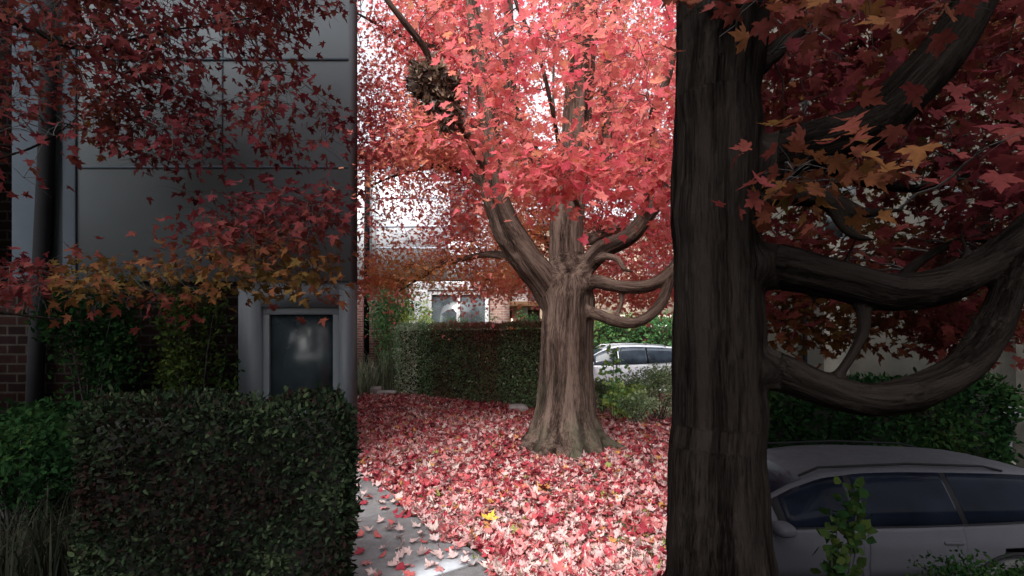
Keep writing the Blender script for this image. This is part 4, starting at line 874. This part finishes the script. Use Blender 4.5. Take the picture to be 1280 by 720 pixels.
# ------------------------------------------------------------------ cars (front towards -x, side towards the viewer -y)
def car(label, loc, paint, glass, group, lenk=1.0, rz=0):
    t = thing('parked_car', label, 'car', loc, rz, group)
    # stations: x, belt z, belt half width, roof z, roof half width, bottom z, side half width
    st = [(0, .62, .50, .62, .45, .36, .55), (.06, .78, .70, .78, .6, .28, .76), (.22, .93, .84, .94, .70, .25, .88), (.55, 1.01, .90, 1.03, .72, .25, .93), (1.0, 1.05, .92, 1.09, .72, .25, .95),
          (1.25, 1.06, .92, 1.13, .70, .25, .955), (1.5, 1.06, .92, 1.30, .66, .25, .96), (1.8, 1.065, .92, 1.49, .63, .25, .965), (2.1, 1.07, .92, 1.62, .61, .25, .965), (2.5, 1.075, .92, 1.685, .60, .25, .965),
          (2.9, 1.085, .92, 1.70, .60, .25, .965), (3.3, 1.10, .915, 1.69, .595, .25, .96), (3.7, 1.12, .91, 1.675, .585, .25, .955), (4.0, 1.14, .90, 1.66, .575, .26, .95), (4.3, 1.17, .88, 1.63, .565, .28, .94),
          (4.55, 1.17, .85, 1.57, .57, .30, .92), (4.8, 1.12, .80, 1.32, .60, .33, .88), (4.92, .95, .72, 1.0, .60, .38, .80)]
    st = np.array(st); xs = np.unique(np.concatenate([np.linspace(0, 4.92, 64), [1.3, 1.42, 2.32, 2.38, 3.30, 3.36, 4.24]])); 
    def cr(x):                                   # smooth interpolation
        out = []
        for k in range(1, 7):
            out.append(np.interp(x, st[:, 0], st[:, k]))
        return np.array(out)
    Sx = np.array([(cr(x-.05)+cr(x)*2+cr(x+.05))/4 if .06 < x < 4.86 else cr(x) for x in xs])
    prof = []
    for x, (bz, bw, rz_, rw, z0, sw) in zip(xs, Sx):
        zc = z0+.18; zs = (bz+z0)/2+.08
        pts = [(0, z0), (sw*.8, z0), (sw*.95, z0+.05), (sw*.995, zc), (sw*.985, zs-.12), (sw*1.0, zs+.08), (sw*.99, bz-.16), (bw*1.005, bz-.05), (bw, bz), (bw*.985, bz+.012),
               (bw+(rw-bw)*.35, bz+(rz_-bz)*.36), (bw+(rw-bw)*.7, bz+(rz_-bz)*.7), (rw*1.03, bz+(rz_-bz)*.92), (rw*.93, rz_-.006), (rw*.6, rz_+.012), (0, rz_+.02)]
        prof.append(pts)
    prof = np.array(prof); nS, nP = prof.shape[:2]
    half = np.stack([np.repeat(xs[:, None], nP, 1), -prof[:, :, 0], prof[:, :, 1]], -1)
    other = half*[1, -1, 1]
    V = np.concatenate([half.reshape(-1, 3), other[:, ::-1].reshape(-1, 3)])
    Q = []
    for s_ in (0, 1):
        i = np.arange(nS-1)[:, None]*nP+np.arange(nP-1)[None]+s_*nS*nP
        Q.append(np.stack([i, i+nP, i+nP+1, i+1], -1).reshape(-1, 4)[:, ::-1])
    Q = np.concatenate(Q)
    # cut the wheel arches out of the side
    WC = [(.93, .36), (3.80, .36)]; ctr = V[Q].mean(1)
    cut = np.zeros(len(Q), bool)
    for wx, wz in WC: cut |= (np.hypot(ctr[:, 0]-wx, ctr[:, 2]-wz) < .41)&(np.abs(ctr[:, 1]) > .72)&(ctr[:, 2] < .82)
    body = npmesh('body', V, Q[~cut], paint, t, smooth=True)
    caps = MB().box(.12, 4.62, -.72, .72, .28, .9); caps.build('underbody', M['black'], t)
    def patch(name, x0, x1, p0, p1, mat, parent, side, off=.006, shr=0.0, tb=(0, 0)):
        ii = [k for k, x in enumerate(xs) if x0-1e-6 <= x <= x1+1e-6]
        A = half[ii][:, p0:p1+1].copy()
        n2 = np.zeros_like(A); n2[..., 1] = -1; n2[..., 2] = .35 if p0 >= 9 else 0
        A += unit(n2)*off
        if side > 0: A[..., 1] *= -1
        a, b_ = A.shape[:2]; i = np.arange(a-1)[:, None]*b_+np.arange(b_-1)[None]
        f = np.stack([i, i+b_, i+b_+1, i+1], -1).reshape(-1, 4)
        if side < 0: f = f[:, ::-1]
        o = npmesh(name, A.reshape(-1, 3), f, mat, parent, smooth=True)
        s = o.modifiers.new('s', 'SOLIDIFY'); s.thickness = .004; s.offset = -1; return o
    for sd in (-1, 1):
        for x0, x1 in ((1.42, 2.32), (2.38, 3.30)):
            d_ = patch('door', x0, x1, 3, 8, paint, t, sd, .005)
            hxp = x1-.12
            MB().box(hxp-.10, hxp+.08, sd*.97-.012, sd*.97+.012, .90, .935).build('door_handle', M['alloy'] if paint is M['paint'] else paint, d_, bevel=.006)
        for x0, x1 in ((1.58, 2.33), (2.36, 3.31), (3.34, 4.22)):
            patch('side_window', x0, x1, 9, 12, glass, t, sd, .008)
        patch('window_pillar', 1.5, 4.24, 9, 12, M['black'], t, sd, .004)
        patch('belt_trim', 1.5, 4.2, 8, 9, M['alloy'] if paint is M['paint'] else M['black'], t, sd, .012)
        a_ = np.linspace(math.pi*.02, math.pi*.98, 14)
        for wx, wz in WC: MB().tube([(wx+.42*math.cos(q_), sd*.955, wz+.42*math.sin(q_)) for q_ in a_], .022, 6).build('wheel_arch', M['black'], t, smooth=True)
        m_ = MB(); 
        bm = bmesh.new(); bmesh.ops.create_uvsphere(bm, u_segments=16, v_segments=10, radius=1); VV = np.array([v.co[:] for v in bm.verts]); FF = [[v.index for v in f.verts] for f in bm.faces]; bm.free()
        VV = np.sign(VV)*np.abs(VV)**.7*np.array([.09, .12, .075])+[1.50, sd*1.07, 1.13]
        npmesh('mirror', VV, [np.array([f for f in FF if len(f) == 4]), np.array([f for f in FF if len(f) == 3])], paint, t, smooth=True)
        MB().tube([(1.9, sd*.60, 1.60), (2.1, sd*.585, 1.70), (3.0, sd*.575, 1.745), (3.8, sd*.565, 1.71), (4.0, sd*.56, 1.65)], .016, 6).build('roof_rail', M['black'] if paint is not M['paint'] else M['alloy'], t, smooth=True)
        hl = patch('headlight', .12, .52, 6, 8, M['lamp_clear'], t, sd, .008); tl = patch('tail_light', 4.6, 4.86, 6, 8, M['lamp_red'], t, sd, .008)
        for wx, wz in WC:
            w_ = bpy.data.objects.new('wheel', None); C.objects.link(w_); w_.parent = t; w_.location = (wx, sd*.84, wz)
            prof_ = [(.25, -.11), (.30, -.115), (.345, -.09), (.36, -.03), (.36, .03), (.345, .09), (.30, .115), (.25, .11)]
            def lathe(pf, k=40):
                an = np.arange(k)/k*2*math.pi; VL = np.array([[r_*math.cos(a1), y_, r_*math.sin(a1)] for a1 in an for r_, y_ in pf]); n_ = len(pf); i = np.arange(k)[:, None]*n_+np.arange(n_-1)[None]; i2 = (np.arange(k)[:, None]+1) % k*n_+np.arange(n_-1)[None]
                return VL, np.stack([i, i2, i2+1, i+1], -1).reshape(-1, 4)
            VL, FL = lathe(prof_); npmesh('tyre', VL, FL, M['rubber'], w_, smooth=True)
            rm = MB(); VL, FL = lathe([(.25, sd*.11), (.235, sd*.09), (.22, sd*.02), (0.001, sd*.0)]); rm.add(VL, [tuple(f) for f in FL])
            for k in range(5):
                a1 = k*2*math.pi/5; dr = np.array([math.cos(a1), 0, math.sin(a1)]); rm.tube([dr*.03+[0, sd*.09, 0], dr*.15+[0, sd*.1, 0], dr*.24+[0, sd*.1, 0]], [.04, .028, .034], 6)
            rm.build('rim', M['alloy'] if paint is M['paint'] else M['black'], w_)
    # windscreens
    def cross(name, x0, x1, off):
        ii = [k for k, x in enumerate(xs) if x0 <= x <= x1]
        A = half[ii][:, 13:16]; B_ = A[:, :-1][:, ::-1]*[1, -1, 1]; A = np.concatenate([A, B_], 1)+np.array(off)
        a, b_ = A.shape[:2]; i = np.arange(a-1)[:, None]*b_+np.arange(b_-1)[None]
        npmesh(name, A.reshape(-1, 3), np.stack([i, i+b_, i+b_+1, i+1], -1).reshape(-1, 4)[:, ::-1], glass, t, smooth=True)
    cross('windscreen', 1.3, 2.0, (-.006, 0, .008)); cross('rear_window', 4.5, 4.8, (.008, 0, .006))
    MB().box(-.012, .05, -.42, .42, .45, .62).build('grille', M['black'], t, bevel=.01)
    return t
car('silver-white SUV parked in the street beyond the shrubs, right of the red maple', ((738-640)/F*15.7-1.50, 16.6, -.45), M['paint'], M['carglass'], None)
cz = 1.55-162/F*5.1-1.72
kc = car('silver car with dimming painted into its colour, parked in the sunken driveway behind the dimmed maple trunk', ((946-640)/F*5.1-1.46, 5.85, -1.24), M['paint_dim'], M['carglass_dim'], None); kc.scale = (1.04, 1, .82)  # dim copy of the silver car, dimming held in its paint
shrub('shrub', 'thin dim plant with broad leaves in front of the dimmed car', 'shrub', (2.36, 3.62, -1.24), (.26, .2, .82), 230, (.06, .10), M['green_dim'], tgreen(.8), 8, T=OVAL*[1.7, 1], sm=M['twig_dim'])
shrub('shrub', 'dim small-leaved shrub at the lower right before the dimmed car', 'shrub', (4.2, 4.3, -1.24), (.62, .35, .40), 2600, (.03, .06), M['green_dim'], tgreen(.6), 14, sm=M['twig_dim'])

# ------------------------------------------------------------------ light, sky, camera
w = bpy.data.worlds.new('World'); bpy.context.scene.world = w; w.use_nodes = True
nt = w.node_tree; bg = nt.nodes['Background']
sk = nt.nodes.new('ShaderNodeTexSky'); sk.sky_type = 'NISHITA'; sk.sun_disc = False
EL, AZ = R(52), R(205)
sk.sun_elevation = EL; sk.sun_rotation = AZ; sk.dust_density = 4; sk.air_density = 1; sk.ozone_density = 1
hs = nt.nodes.new('ShaderNodeHueSaturation'); hs.inputs['Saturation'].default_value = .22; lk(nt, sk.outputs[0], hs.inputs['Color'])
lk(nt, hs.outputs[0], bg.inputs[0]); bg.inputs[1].default_value = .15
sd_ = bpy.data.lights.new('sun', 'SUN'); sd_.energy = .6; sd_.angle = R(25); sd_.color = (1, .96, .92)
so = bpy.data.objects.new('sun', sd_); C.objects.link(so)
dirv = Vector((math.sin(AZ)*math.cos(EL), math.cos(AZ)*math.cos(EL), math.sin(EL)))
so.rotation_euler = dirv.to_track_quat('Z', 'Y').to_euler()
cam = bpy.data.cameras.new('camera'); co_ = bpy.data.objects.new('camera', cam); C.objects.link(co_)
co_.location = (0, 0, EYE); co_.rotation_euler = (R(90), 0, 0)
cam.sensor_width = 36; cam.sensor_fit = 'HORIZONTAL'; cam.lens = 36*F/1280; cam.shift_y = 60/1280; cam.clip_end = 2000; cam.clip_start = .05
sc = bpy.context.scene; sc.camera = co_
sc.view_settings.view_transform = 'Standard'; sc.view_settings.look = 'None'; sc.view_settings.gamma = 1; sc.view_settings.exposure = 1.7
sc.cycles.max_bounces = 6; sc.cycles.diffuse_bounces = 4; sc.cycles.transparent_max_bounces = 4; sc.cycles.caustics_reflective = False; sc.cycles.caustics_refractive = False

GN = {'shrub': 'shrubs in the front gardens', 'ornamental_grass': 'clumps of ornamental grass', 'maple_tree': 'red maples', 'parked_car': 'parked cars', 'stone': 'stones beside the lawn',
      'clipped_hedge': 'clipped hedges', 'loose_hedge': 'loose hedges behind the cars', 'leafy_plant': 'leafy plants beside the maple', 'retaining_wall': 'walls of the sunken driveway'}
for o in bpy.context.scene.objects:
    k = o.name.split('.')[0]
    if o.parent is None and k in GN: o['group'] = GN[k]
